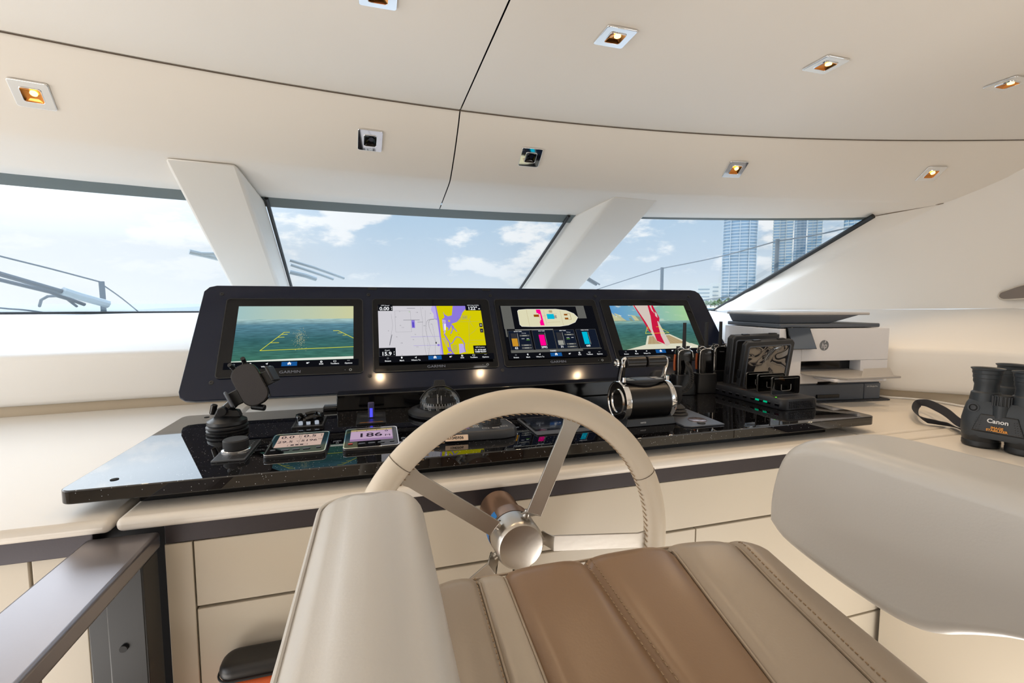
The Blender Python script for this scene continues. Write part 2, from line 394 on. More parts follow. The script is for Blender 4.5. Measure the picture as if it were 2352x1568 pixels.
# padded coaming and ledge round the front of the cabin
inn = [(-2.9, 1.86), (-2.0, 1.93), (-1.233, 1.998), (-.698, 2.054), (.4, 2.10), (1.2, 2.0), (1.68, 1.78), (2.034, 1.374), (2.298, 1.07), (2.42, .5), (2.45, -.4), (2.45, -2.9)]
outr = [(-3.1, 3.2, 1.34), (-2.5, 3.24, 1.34), (-1.982, 3.27, 1.34), (-1.029, 3.25, 1.345), (.4, 3.37, 1.345), (1.7, 3.32, 1.345), (2.56, 3.11, 1.345), (2.46, 2.5, 1.357), (2.90, 1.47, 1.38), (2.96, .6, 1.38), (2.97, -.4, 1.38), (2.97, -2.9, 1.38)]
I = catmull([(x, y, 0) for x, y in inn], 5); outr = [tuple(sc(*p)) for p in outr]; U = catmull(outr, 5)
prof = [(.034, 1.050), (.018, 1.043), (.006, 1.048), (.001, 1.060), (0, 1.08), (.0, 1.15), (.0, 1.20), (.004, 1.214), (.014, 1.222), (.03, 1.226)]
rows = []
nrm = []
for i in range(len(I)):
    t = (I[min(i+1, len(I)-1)]-I[max(i-1, 0)]).normalized(); nrm.append(V((-t.y, t.x, 0)))
for d, z in prof: rows.append([I[i]+nrm[i]*d+V((0, 0, z)) for i in range(len(I))])
struct(sheet(rows, dash_w).build('wall_front', ang=80), 'white padded coaming round the dash')
struct(sheet([[I[i]+nrm[i]*.026+V((0, 0, z)) for i in range(len(I))] for z in (1.0, 1.03, 1.052)], mat('coaming_foot_shade', (196, 180, 156), .5, bump=(400, .1))).build('coaming_shade_strip', ang=80), 'tan leather strip at the foot of the coaming')  # tan colour stands in for the shade under the coaming's rounded foot
rows = [[(I[i]+nrm[i]*.028+V((0, 0, 1.224))).lerp(U[i], f)+V((0, 0, .012*math.sin(math.pi*min(1, f*4))*(f < .25))) for i in range(len(I))] for f in (0, .03, .08, .3, .7, 1)]
struct(sheet(rows, dash_w).build('trim_4', ang=80), 'white ledge between coaming and windscreen')
b = MB(); q = atz(342, 930, 1.01); b.pad(.055, .012, 1.012, 1.062, .004, .003, mat('tan_loop_leather', (196, 178, 152), .5, bump=(400, .1)), TR((q.x, q.y-.004, 0)) @ RZ(5))
tag(b.build('leather_tab'), 'small tan leather tab at the foot of the white coaming, left of the screens', 'tab')

# counters: leather pads over dark metal band over lacquered cabinets
def pad_poly(name, pts, label, z0=.985, z1=1.01, bev=.011):
    b = MB(); b.prism(pts, z0, z1, pad_m); o = b.build(name, bevel=bev, seg=4); return tag(o, label, 'counter top')
def inner_run(x0, x1):     # points of the coaming foot between two X values
    return [(p.x, p.y+.02) for p in I if x0 < p.x < x1]
YF = .983
ir = inner_run(-2.9, -.50)
pad_poly('padded_counter', [(-2.95, YF), (-.466, YF), (-.466, 2.09)] + ir[::-1] + [(-2.95, 1.87)], 'wide pale leather-topped counter to the left of the black console')
ir = inner_run(-.44, 1.38)
pad_poly('padded_counter', [(-.459, YF), (1.383, YF), (1.383, 1.97)] + ir[::-1] + [(-.459, 2.09)], 'long cream leather counter edge under the black console slab')
pad_poly('padded_counter', [(1.386, 1.0), (2.34, 1.0), (2.06, 1.385), (1.70, 1.80), (1.386, 1.97)], 'tan leather counter corner that the printer stands on')
pad_poly('padded_counter', [(1.443, .938), (2.38, .938), (2.34, .9975), (1.443, .9975)], 'narrow leather strip of counter between printer and binoculars')
pad_poly('padded_counter', [(1.443, -2.6), (2.47, -2.6), (2.44, .3), (2.38, .9355), (1.443, .9355)], 'tan leather side counter under the binoculars')
b = MB(); b.box2((-.388, .998, .947), (1.50, 1.02, .986), band_m)
tag(b.build('metal_band', bevel=.001), 'dark metal band under the counter behind the steering wheel', 'trim')
b = MB(); b.box2((-2.95, 1.0, .944), (-.50, 1.02, .985), band_m); tag(b.build('metal_band', bevel=.001), 'dark metal band under the counter left of the handrail', 'trim')
b = MB(); b.box2((1.455, .944, .944), (1.475, .996, .985), band_m); tag(b.build('metal_band', bevel=.001), 'short dark metal band under the narrow counter strip', 'trim')
b = MB(); b.box2((1.455, -2.6, .935), (1.475, .932, .985), band_m); tag(b.build('metal_band', bevel=.001), 'long dark metal band under the binocular counter', 'trim')
b = MB(); b.box2((1.452, -2.6, .929), (1.474, .932, .9345), chrome); tag(b.build('edge_strip'), 'thin bright strip under the band of the side counter', 'trim')
cab = thing('console_cabinet', 'cream lacquered console cabinet behind the wheel and chair', 'cabinet', (0, 1.0, 0))
def front(x0, x1, z0, z1, name='door'):
    b = MB(); b.box2((x0+.0015, .0, z0+.0015), (x1-.0015, .02, z1-.0015), cab_m); b.build(name, cab, bevel=.0015)
b = MB(); b.box2((-.392, .022, 0), (1.53, .06, .946), dark_gap); b.build('body', cab)
front(-.392, -.344, 0, .946, 'stile'); front(-.344, .118*0+1.52, .8115, .946, 'fascia')
front(-.344, .30, .45, .8085, 'drawer'); front(.303, .803, .45, .8085, 'drawer'); front(.803, 1.525, .45, .8085, 'drawer')
front(-.344, .30, 0, .447); front(.303, .803, 0, .447); front(.803, 1.525, 0, .447)
c2 = thing('side_cabinet', 'pale grey cabinet under the counter left of the handrail', 'cabinet', (0, 1.0, 0))
b = MB(); b.box2((-2.95, .03, 0), (-.52, .06, .944), dark_gap); b.build('body', c2)
for x0, x1 in ((-2.95, -1.9), (-1.9, -1.15), (-1.15, -.60), (-.60, -.52)):
    b = MB(); b.box2((x0+.002, .01, 0), (x1-.002, .03, .943), cab_m); b.build('door', c2, bevel=.002)
c3 = thing('side_cabinet', 'cream cabinet under the side counter behind the right armrest', 'cabinet', (1.47, 0, 0))
b = MB(); b.box2((.02, -2.6, 0), (.05, .99, .934), dark_gap); b.build('body', c3)
for y0, y1 in ((.5, .985), (-.2, .5), (-1.2, -.2), (-2.6, -1.2)):
    b = MB(); b.box2((0, y0+.002, 0), (.02, y1-.002, .93), cab_m); b.build('door', c3, bevel=.002)
b = MB(); b.box2((-2.9, 1.035, .95), (1.44, 1.90, .984), dark_gap); struct(b.build('trim_6'), 'dark board under the padded counters')
# dark post and flat handrail
pst = thing('handrail', 'flat grey metal handrail running from the console toward the lower left', 'handrail', (-.45, 1.0, 0))
P = [atz(370, 1217, .975), atz(199, 1236, .975)]
w0 = V((-.508, .998, 0)); w1 = V((-.394, .998, 0))
b = MB(); b.box2((-.508+.45, -1.6, .943), (-.394+.45, -.003, .975), rail_m); b.build('rail', pst, bevel=.006, seg=3)
b = MB(); b.box2((-.455+.45, -.07, 0), (-.398+.45, -.008, .943), black_s); b.build('post', pst, bevel=.003)
b = MB(); b.box2((-.492+.45, -.05, 0), (-.458+.45, -.02, .943), black_s); b.build('post', pst, bevel=.003)
b = MB(); b.cyl((.018, -.071, .80), (.018, -.0745, .80), .006, black_m); b.build('bolt', pst)
b = MB(); b.box2((-.515, 1.021, 0), (-.395, 1.0215, .984), mat('dark_recess', (26, 26, 30), .5)); tag(b.build('recess_panel'), 'black recess panel behind the handrail post', 'panel')
# ================================================================ CONSOLE SLAB AND SCREEN BOARD
ZT = 1.06
con = thing('console_slab', 'black sparkling granite console slab carrying the instruments', 'console', (0, 0, ZT))
b = MB(); b.prism(rrect(2.015, .60, .022, 6, .4475, 1.319), -.026, 0, granite_m); b.build('slab', con, bevel=.0022, seg=3)
b = MB(); b.prism(rrect(1.77, .50, .01, 3, .43, 1.312), -.049, -.0265, black_g); b.build('plinth', con)
b = MB(); b.box2((-.119, 1.548, 0), (1.42, 1.62, .052), black_g); b.box2((-.119, 1.60, .0), (1.42, 1.70, .036), black_g)
b.box2((-.162, 1.560, 0), (-.119, 1.61, .012), black_s); b.build('pedestal', con, bevel=.003)
for q in ((263, 1101), (475, 958)):
    p = atz(*q, ZT); b = MB(); b.cyl((p.x, p.y, .0002), (p.x, p.y, .001), .007, mat('bolt_hole', (8, 8, 8), .9)); b.build('bolt_hole', con)
# screen board: local x along the board, local z up its slope, local y into it
TILT = -34.16
BO = (0, 1.632, 1.1012); KB = 1.110
brd = thing('screen_board', 'black tilted screen board standing over the console', 'panel', BO, (R(TILT), 0, 0)); brd.scale = (KB, KB, KB)
FR = RX(90)      # maps (x, y) drawings onto the local x-z plane, +z of drawing towards -y (the viewer)
def D(z=0.0): return FR @ TR((0, 0, z))
b = MB()
o_ = [(-.525, .03), (-.52, .012), (-.505, .003), (-.48, 0), (1.30, 0), (1.345, .012), (1.355, .05), (1.335, .35), (1.328, .378), (1.312, .391), (1.29, .395), (-.475, .395), (-.495, .389), (-.508, .372)]
b.prism(o_, -.014, 0, board_m, FR); b.build('panel', brd, bevel=.002)
for x, z in ((-.457, .361), (-.448, .054), (-.016, .361), (-.016, .055), (.412, .36), (.411, .055), (.836, .36), (.833, .055), (1.268, .36), (1.262, .055)):
    b = MB(); b.lathe([(.0062, 0), (.0062, .0012), (.005, .0018), (.0025, .0018), (.0022, .0008), (0, .0008)], black_s, D(0) @ TR((x, z, 0)), 16); b.build('screw', brd)
for x, z in ((-.003, .386), (.40, .386)):
    b = MB(); b.prism(rrect(.03, .009, .002, 3, x, z), 0, .0009, black_m, FR); b.build('cover_tab', brd)
# drawings
class Draw(MB):
    def __init__(s, T): super().__init__(); s.T = T; s.L = .0002
    def nx(s): s.L += .00005; return s.L
    def q(s, x0, y0, x1, y1, m): s.p([(x0, y0), (x1, y0), (x1, y1), (x0, y1)], m)
    def p(s, pts, m): z = s.nx(); s.poly([(x, y, z) for x, y in pts], m, s.T)
    def l(s, pts, w_, m, closed=False):
        z = s.nx(); pts = [V((a, c)) for a, c in pts]
        if closed: pts.append(pts[0])
        for a, c in zip(pts, pts[1:]):
            d = (c-a)
            if d.length < 1e-7: continue
            k = V((-d.y, d.x)).normalized()*w_/2; e = d.normalized()*w_*.3
            s.poly([(*(a-e-k), z), (*(c+e-k), z), (*(c+e+k), z), (*(a-e+k), z)], m, s.T)
    def c(s, x, y, r, m, k=14): s.p([(x+r*math.cos(2*math.pi*i/k), y+r*math.sin(2*math.pi*i/k)) for i in range(k)], m)
    def t(s, body, x, y, size, m, **kw): z = s.nx(); s.text(body, size, m, s.T @ TR((x, y, z)), **kw)
def sea_mat(name, hor, below, above):
    m = bpy.data.materials.new(name); n = nt_new(m)
    uv = nd(n, 'ShaderNodeUVMap').outputs[0]; s = nd(n, 'ShaderNodeSeparateXYZ', {0: uv})
    wv = nd(n, 'ShaderNodeTexNoise', {'Vector': nd(n, 'ShaderNodeMapping', {0: uv, 3: (9, 46, 1)}).outputs[0], 'Scale': 1.0, 'Detail': 6.0}).outputs[0]
    y = s.outputs[1]
    sea = ramp(n, y, [(0, below[0]), (hor*.5, below[1]), (hor*.85, below[2]), (hor, below[3])])
    sea = mixc(n, .55, sea, ramp(n, wv, [(.3, (.25, .25, .25)), (.7, (.8, .8, .8))]), 'OVERLAY')
    cl = nd(n, 'ShaderNodeTexNoise', {'Vector': nd(n, 'ShaderNodeMapping', {0: uv, 3: (5, 7, 1), 1: (3, 1, 0)}).outputs[0], 'Scale': 1.2, 'Detail': 5.0}).outputs[0]
    sk = mixc(n, s.outputs[0], above[0], above[1])
    if above[2]: sk = mixc(n, M_(n, 'MULTIPLY', ramp(n, cl, [(.56, (0, 0, 0)), (.62, (1, 1, 1))]), M_(n, 'SUBTRACT', 1.0, s.outputs[0])), sk, (.85, .85, .7))
    col = mixc(n, M_(n, 'GREATER_THAN', y, hor), sea, sk)
    e = nd(n, 'ShaderNodeEmission', {0: col, 1: .85}); nd(n, 'ShaderNodeOutputMaterial', {0: e.outputs[0]}); return m
seaA = sea_mat('camera_view_sea', .755, [lin(c) for c in ((66, 118, 100), (58, 104, 108), (92, 138, 156), (176, 208, 206))], [lin((170, 205, 205)), lin((214, 216, 168)), 0])
seaB = sea_mat('camera_view_stern', .64, [lin(c) for c in ((78, 118, 96), (62, 110, 104), (72, 122, 128), (150, 190, 180))], [lin((96, 160, 214)), lin((172, 216, 160)), 1])
E = {k: emat('screen_'+k, c) for k, c in dict(white=(236, 238, 240), dim=(150, 155, 160), blue=(24, 84, 148), yel=(226, 222, 40), pale=(204, 202, 208), chart=(208, 198, 6), purp=(138, 118, 214), lilac=(182, 168, 226), line=(120, 120, 128),
     dark=(14, 15, 20), navy=(20, 27, 42), red=(196, 30, 60), cream=(216, 212, 178), pink=(250, 0, 140), cyan=(0, 178, 208), brown=(140, 74, 12), orange=(196, 140, 40), tank=(48, 48, 52), grey=(96, 96, 92), silver=(150, 150, 142), green=(120, 200, 60), lgreen=(130, 210, 150), teak=(176, 156, 118), hull=(214, 212, 190), flagw=(206, 192, 182), flagr=(196, 26, 62), tower=(190, 190, 150), tower2=(130, 148, 132), logo=(112, 112, 116), wash=(180, 180, 140), roof=(222, 225, 214)).items()}
BW, BH = .407, .279
def chartplotter(x, label, dim=False):
    """display body; origin at the lower left corner of its glass, on the board"""
    t = thing('chartplotter_display', label, 'display', group=None)
    t.matrix_world = Matrix.Translation(BO) @ RX(TILT) @ Matrix.Diagonal((KB, KB, KB, 1)) @ TR((x, 0, .064))
    b = MB(); b.ring(rrect(BW, BH, .012, 5, BW/2, BH/2), rrect(BW-.006, BH-.006, .009, 5, BW/2, BH/2), .0006, .0038, black_s, FR); b.build('frame', t, bevel=.0006)
    b = MB(); b.prism(rrect(BW-.0058, BH-.0058, .009, 5, BW/2, BH/2), .0008, .0030, bezel_m, FR); b.build('bezel', t)
    d = Draw(D(.0030)); d.t('GARMIN', .197, .0135, .0125, E['logo'], sx=1.25); d.build('logo', t)
    d = Draw(D(.0030)); d.l([(.368+.0035*math.cos(a), .0135+.0035*math.sin(a)) for a in [k*math.pi/6 for k in range(12)]], .0012, E['silver'], True); d.c(.352, .0135, .0008, E['dim']); d.build('power_mark', t)
    return t, Draw(D(.0031))
W1 = E['white']
def navbar(d, dim=False):
    d.q(.018, .028, .392, .0505, E['dark'])
    d.q(.172, .0335, .215, .0475, E['blue'])
    for x, s in ((.045, 'Engage'), (.088, 'Mark'), (.132, 'Where To'), (.283, 'SOS'), (.322, 'Toolbars'), (.362, 'Options')): d.t(s, x, .0335 if x < .2 else .0365, .0068, W1, bold=.00012)
    d.l([(.045+.0025*math.cos(a), .043+.0025*math.sin(a)) for a in [k*math.pi/5 for k in range(10)]], .0007, E['dim'], True)
    d.c(.088, .0445, .0028, W1); d.p([(.0858, .0435), (.088, .039), (.0902, .0435)], W1)
    d.p([(.128, .0425), (.1355, .0465), (.133, .039), (.1318, .0422)], W1)
    d.p([(.1875, .0415), (.1935, .0472), (.1995, .0415)], W1); d.q(.1892, .0368, .1922, .0425, W1); d.q(.1948, .0368, .1978, .0425, W1); d.q(.1892, .0400, .1978, .0425, W1)
    d.q(.241, .039, .2465, .0432, W1); d.q(.2465, .041, .2495, .0445, E['dim'])
    d.c(.283, .044, .0034, W1); d.c(.283, .044, .0015, E['dark'])
    d.l([(.3185, .0420), (.3255, .0420), (.3255, .0462), (.3185, .0462)], .0008, W1, True)
    for k in (-1, 0, 1): d.c(.362+k*.0028, .0455, .0008, W1, 8)
SX0, SX1, SZ0, SZ1 = .037, .3765, .051, .249
def screen_quad(t, m, x0=SX0, z0=SZ0):
    b = MB(); b.poly([(x0, z0, 0), (SX1, z0, 0), (SX1, SZ1, 0), (x0, SZ1, 0)], m, D(.0031))
    return b.build('screen', t, uv=lambda c: ((c.x-x0)/(SX1-x0), (c.z-z0)/(SZ1-z0)), recalc=False)
sxy = lambda u, v: (SX0+u*(SX1-SX0), SZ0+v*(SZ1-SZ0))
# 1: stern camera over open water
t, d = chartplotter(-.441, 'leftmost display on the black board, showing open green sea'); screen_quad(t, seaA); navbar(d)
YE = E['yel']
d.p([sxy(0, 0), sxy(1, 0), sxy(1, .045), sxy(.5, .035), sxy(0, .012)], E['roof'])
d.l([sxy(.40, .505), sxy(.215, .185), sxy(1, .215)], .0016, YE)
for f, l in ((0, .045), (.12, .05), (.28, .055), (.58, .07)): x = .40-.185*f; y = .505-.32*f; d.l([sxy(x, y), sxy(x+l, y)], .0014, YE)
d.l([sxy(.82, .52), sxy(.865, .52), sxy(1, .375)], .0016, YE); d.l([sxy(.86, .475), sxy(.895, .475)], .0013, YE); d.l([sxy(.905, .43), sxy(.935, .43)], .0013, YE)
random.seed(3)
for k in range(170):
    a = random.gauss(.535, .028); c = random.gauss(.38, .09); l = random.uniform(.002, .008); d.l([sxy(a, c), sxy(a+l, c+random.uniform(-.008, .010))], .0007, E['wash'])
d.build('overlay', t)
# 2: chart
t, d = chartplotter(-.0055, 'second display from the left, showing a grey and yellow sea chart'); z = d
b = d
d.q(SX0-.018, SZ0, SX1-.004, SZ1, E['pale'])
X0, X1 = SX0-.018, SX1-.004
s2 = lambda u, v: (X0+u*(X1-X0), SZ0+v*(SZ1-SZ0))
d.p([s2(.515, 1), s2(.50, .92), s2(.525, .82), s2(.52, .74), s2(.55, .70), s2(.56, .3), s2(.545, 0), s2(1, 0), s2(1, 1)], E['lilac'])
d.p([s2(.545, 1), s2(.555, .7), s2(.56, .4), s2(.57, 0), s2(1, 0), s2(1, 1)], E['purp'])
d.p([s2(.555, 1), s2(.572, .7), s2(.572, .4), s2(.58, .0), s2(1, 0), s2(1, 1)], E['chart'])
d.p([s2(.60, 1), s2(.63, .82), s2(.66, .78), s2(.70, .80), s2(.72, 1), s2(.88, 1), s2(.81, .86), s2(.78, .74), s2(.74, .66), s2(.69, .63), s2(.66, .52), s2(.62, .60), s2(.60, .72), s2(.625, .76), s2(.62, .88)], E['purp'])
d.p([s2(.64, .98), s2(.645, .86), s2(.675, .80), s2(.70, .86), s2(.705, .98)], E['chart'])
d.p([s2(.655, .68), s2(.67, .66), s2(.68, .69), s2(.665, .71)], E['chart'])
d.p([s2(.60, .72), s2(.635, .70), s2(.625, .55), s2(.62, .45), s2(.605, .42), s2(.60, .55)], E['lilac'])
d.p([s2(.615, .62), s2(.632, .63), s2(.625, .50), s2(.612, .50)], E['white'])
d.l([s2(.605, .42), s2(.625, .34), s2(.645, .26), s2(.65, .14), s2(.665, .05), s2(.69, 0)], .004, E['purp'])
for q in ([(.68, .60), (.66, .52), (.645, .50)], [(.69, .60), (.69, .50), (.67, .43)], [(.695, .56), (.72, .50), (.73, .47)], [(.67, .62), (.70, .58), (.705, .52)]): d.l([s2(*a) for a in q], .0035, E['purp'])
d.l([s2(.645, .22), s2(.675, .24), (s2(.69, .29)), s2(.72, .36), s2(.75, .35), s2(.775, .29), s2(.79, .22), s2(.785, .15), s2(.79, .06)], .0032, E['purp'])
d.p([s2(.735, .22), s2(.775, .22), s2(.785, .06), s2(.73, .03)], E['lilac']); d.p([s2(.62, .17), s2(.65, .15), s2(.66, .08), s2(.63, .07)], E['purp']); d.p([s2(.62, .05), s2(.67, .04), s2(.68, 0), s2(.61, 0)], E['purp'])
for k in range(7): d.l([s2(.585+.004*k, .335-.025*k), s2(.625, .335-.025*k)], .0013, E['purp'])
for k in range(7): d.l([s2(.67, .185-.022*k), s2(.715, .20-.022*k)], .0011, E['line'])
for k in range(8): d.l([s2(.745+.014*k, .66+.012*k), s2(.755+.014*k, .74+.006*k)], .0008, E['line'])
for k in range(5): d.l([s2(.80, .79-.02*k), s2(.85, .79-.02*k)], .0008, E['line'])
for q in ([(.75, .66), (.97, .665)], [(.79, .82), (.81, .76), (.87, .70), (.88, .62), (.90, .55)], [(.87, .70), (.89, .78)], [(.78, .225), (.91, .225), (.945, .16)], [(.86, .65), (.84, .3), (.80, .0)], [(.84, .28), (.99, .28)], [(.985, .64), (.90, .46), (.84, .38)], [(.12, .83), (.13, .60), (.09, .2)], [(.4, .97), (.41, .7), (.40, .4), (.42, 0)], [(.445, .9), (.43, .5), (.46, .2), (.44, 0)], [(.50, .62), (.515, .3), (.50, 0)]): d.l([s2(*a) for a in q], .0005, E['line'])
d.l([s2(.155, .89), s2(.30, .89), s2(.30, .47), s2(.155, .47)], .0005, E['line'], True)
d.q(*s2(.305, .545), *s2(.335, .70), E['purp']); d.q(*s2(.31, .56), *s2(.328, .66), emat('screen_deep', (92, 78, 190)))
for v, u0 in ((.37, .29), (.20, .31)): d.l([s2(u0, v), s2(.56, v)], .0009, E['purp'])
d.c(*s2(.54, .20), .004, E['purp'])
dk = E['dark']
def dots(P, m, k=26):
    P = catmull([(*s2(*p), 0) for p in P], 10); z = 0
    for i in range(0, len(P)-1, 1): d.q(P[i].x-.0006, P[i].y-.0006, P[i].x+.0006, P[i].y+.0006, m)
dots([(.44, 0), (.44, .3), (.44, .55), (.455, .68), (.50, .71), (.55, .71)], dk); dots([(.52, .24), (.48, .45), (.465, .58), (.475, .68), (.52, .70)], dk)
d.q(*s2(.513, .215), *s2(.523, .25), dk)
for k, (u, v) in enumerate(((.42, .93), (.49, .82), (.42, .57), (.49, .60), (.41, .36), (.20, .86), (.16, .75), (.36, .84), (.2, .58), (.22, .54), (.09, .48), (.16, .36), (.20, .24), (.31, .3), (.34, .16), (.20, 0.02), (.33, .40))): d.t(['21', '36', '148', '92', '115'][k % 5], *s2(u, v), .005, E['line'])
d.l([s2(.095, .21), s2(.118, .40)], .0022, E['line']); d.l([s2(.27, .925), s2(.345, .925)], .0016, E['line']); d.l([s2(.23, .685), s2(.38, .685)], .0016, E['line']); d.l([s2(.36, .64), s2(.41, .64)], .0014, E['line'])
for u, v in ((.60, .70), (.61, .635), (.60, .44), (.655, .06), (.66, .37), (.74, .385)): d.c(*s2(u, v), .0014, E['red'], 8)
for u, v in ((.29, .85), (.605, .82), (.60, .61), (.62, .44)): d.c(*s2(u, v), .0014, E['green'], 8)
for u0, v0, u1, v1, h, v in ((0, .87, .135, 1, 'GPS Speed', '0.00'), (0, 0, .145, .155, 'Depth', '15.9'), (.84, .87, 1, 1, 'GPS Hdg (COG)', '122°')):
    d.q(*s2(u0, v0), *s2(u1, v1), dk); m_ = s2((u0+u1)/2, v0); d.t(h, m_[0], m_[1]+.0215, .0062, W1); d.t(v, m_[0]-.003, m_[1]+.0085, .0185, W1, bold=.0004); d.t({'0.00': 'k\nt', '15.9': 'f\nt', '122°': '\nM'}[v], m_[0]+.0205, m_[1]+.0105, .0075, W1, bold=.0002)
d.q(*s2(.865, 0), *s2(1, .155), dk); m_ = s2(.932, 0); d.t('GPS Position', m_[0], m_[1]+.0235, .0062, W1); d.t("N  25°55.623'", m_[0], m_[1]+.0135, .0068, W1, bold=.00025); d.t("W080°06.931'", m_[0], m_[1]+.006, .0068, W1, bold=.00025)
for v, s_ in ((.56, '+'), (.45, '-')): d.q(*s2(.955, v-.04), *s2(.987, v+.04), E['tank']); d.t(s_, *s2(.971, v), .012, W1, bold=.0003)
navbar(d); d.build('screen', t)
# 3: tanks page
t, d = chartplotter(.4205, 'third display from the left, showing a yacht plan and tank levels')
d.q(SX0-.02, SZ0, SX1+.012, SZ1, E['dark'])
d.q(.022, .150, .060, .249, E['grey']); d.q(.318, .192, .352, .249, E['grey']); d.q(.022, .2455, .352, .249, E['grey']); d.q(.024, .118, .030, .150, E['grey'])
d.q(.060, .1445, .205, .1475, E['silver'])
hull = [(.082, .168), (.088, .160), (.13, .158), (.235, .158), (.270, .163), (.300, .175), (.316, .196), (.303, .214), (.275, .228), (.235, .234), (.12, .234), (.088, .231), (.083, .226)]
d.p(hull, E['cream']); d.l(hull, .0010, E['white'], True)
for q in ([(.118, .159), (.118, .233)], [(.185, .165), (.185, .228)], [(.25, .162), (.25, .23)], [(.165, .20), (.235, .215)], [(.19, .175), (.24, .178)], [(.20, .225), (.232, .205)]): d.l(q, .0008, E['teak'])
d.q(.142, .200, .163, .210, E['brown']); d.p([(.160, .232), (.172, .232), (.176, .163), (.164, .163)], E['pink']); d.q(.155, .216, .165, .232, E['pink']); d.q(.160, .163, .169, .180, E['pink'])
d.q(.163, .186, .1675, .212, E['cream'])
d.q(.193, .190, .221, .212, E['cyan']); d.q(.221, .193, .231, .206, E['silver']); d.q(.205, .218, .218, .228, E['teak']); d.q(.262, .205, .276, .212, E['brown']); d.q(.262, .187, .276, .195, E['brown'])
d.l([(.276, .187), (.287, .187), (.287, .213), (.276, .213)], .002, E['teak'])
for x0, h, num, c, lev, lab in ((.033, 0, '62', 'orange', .60, 'BLACK TANK'), (.122, 0, '2992', 'pink', .84, 'FUEL TANK'), (.204, 0, '31', 'silver', .36, 'GREY TANK'), (.292, 0, '449', 'cyan', 1.0, 'FRESH WATER')):
    wdt = .080
    d.q(x0, .064, x0+wdt, .142, E['navy']); d.l([(x0, .064), (x0+wdt, .064), (x0+wdt, .142), (x0, .142)], .0007, E['grey'], True)
    d.t(lab, x0+.036, .1385, .0048, W1, bold=.0001)
    xx = x0+(.008 if num in ('62', '31') else .022)
    d.q(xx, .079, xx+.021, .131, E['tank']); d.q(xx, .079, xx+.021, .079+.052*lev, E[c]); d.c(xx+.0105, .079, .0006, E[c])
    d.l([(xx+.0245, .079), (xx+.0245, .131)], .0016, E['silver']); d.t(num, xx+.012, .0715, .0115, W1, bold=.0003)
    if num in ('62', '31'):
        for z_, g in ((.121, 'grey'), (.082, 'grey'), (.071, 'grey')): d.q(x0+.040, z_-.003, x0+.076, z_+.003, E[g]); d.q(x0+.050, z_-.002, x0+.066, z_+.002, E['silver'])
        d.t('Discharge', x0+.057, .131, .004, W1); d.t('AUTO', x0+.050, .108, .004, W1, bold=.0001); d.t('MAN', x0+.068, .108, .004, W1, bold=.0001)
        k = .068 if num == '62' else .050; d.l([(x0+k-.006, .103), (x0+k+.006, .103)], .0016, E['green'])
d.q(.030, .0515, .300, .0585, E['grey']); d.l([(.030, .060), (.376, .060)], .0012, E['silver']); d.t('TANKS', .185, .055, .0072, W1, bold=.0002)
navbar(d); d.build('screen', t)
# 4: aft camera with ensign
t, d = chartplotter(.8465, 'rightmost display on the board, showing a red and white flag over a teak deck'); screen_quad(t, seaB)
for q, c in (([(0, .82), (.10, .64), (.0, .64)], 'tower'), ([(.03, .83), (.07, .80), (.165, .64), (.08, .64)], 'tower'), ([(.235, .78), (.30, .76), (.36, .64), (.27, .64)], 'tower'), ([(.29, .76), (.36, .73), (.40, .64), (.33, .64)], 'tower2'), ([(.20, .71), (.23, .71), (.25, .64), (.21, .64)], 'tower2')): d.p([sxy(*a) for a in q], E[c])
for k in range(5): d.l([sxy(.03+.02*k, .80-.02*k), sxy(.11+.015*k, .645)], .0006, E['tower2'])
d.q(*sxy(0, .632), *sxy(.40, .648), E['tower2'])
d.p([sxy(.04, 0), sxy(.30, .10), sxy(.90, .11), sxy(.99, .05), sxy(1, 0)], E['hull'])
d.p([sxy(.30, .10), sxy(.36, .30), sxy(.66, .325), sxy(.88, .11)], E['hull']); d.p([sxy(.33, .11), sxy(.38, .285), sxy(.645, .305), sxy(.84, .11)], E['teak'])
for k in range(9): d.l([sxy(.36+.053*k, .115), sxy(.40+.029*k, .285)], .0005, E['brown'])
d.p([sxy(.30, 1), sxy(.50, 1), sxy(.56, .70), sxy(.60, .30), sxy(.62, .10), sxy(.565, .06), sxy(.46, .17), sxy(.40, .45), sxy(.36, .75)], E['flagw'])
d.p([sxy(.50, 1), sxy(.57, 1), sxy(.60, .70), sxy(.555, .62), sxy(.535, .30), sxy(.55, .10), sxy(.46, .18), sxy(.455, .45), sxy(.49, .75)], E['flagr'])
d.p([sxy(.57, 1), sxy(.60, .70), sxy(.575, .60), sxy(.548, .66), sxy(.56, .82)], E['flagr']); d.p([sxy(.545, .93), sxy(.555, .80), sxy(.53, .88), sxy(.525, 1), sxy(.548, 1)], E['flagw']); d.p([sxy(.565, .85), sxy(.585, .80), sxy(.575, .70), sxy(.555, .75)], E['flagw'])
d.p([sxy(.31, 1), sxy(.325, 1), sxy(.40, .60), sxy(.43, .36), sxy(.40, .40), sxy(.36, .70)], E['flagr'])
d.l([sxy(.395, .49), sxy(.345, .345), sxy(.655, .355), sxy(.545, .495)], .0014, YE)
for f in (0, .25, .5): d.l([sxy(.395-.05*f, .49-.145*f), sxy(.42-.05*f, .49-.145*f)], .0012, YE); d.l([sxy(.545+.11*f, .495-.14*f), sxy(.515+.11*f, .495-.14*f)], .0012, YE)
navbar(d); d.build('overlay', t)

# ================================================================ INSTRUMENTS LET INTO THE SLAB  (local z = 0 on the granite)
def slabthing(name, label, cat, q, rz=0, z=.0004):
    p = q if isinstance(q, V) else V((*q, ZT)); return thing(name, label, cat, (p.x, p.y, ZT+z), (0, 0, R(rz)))
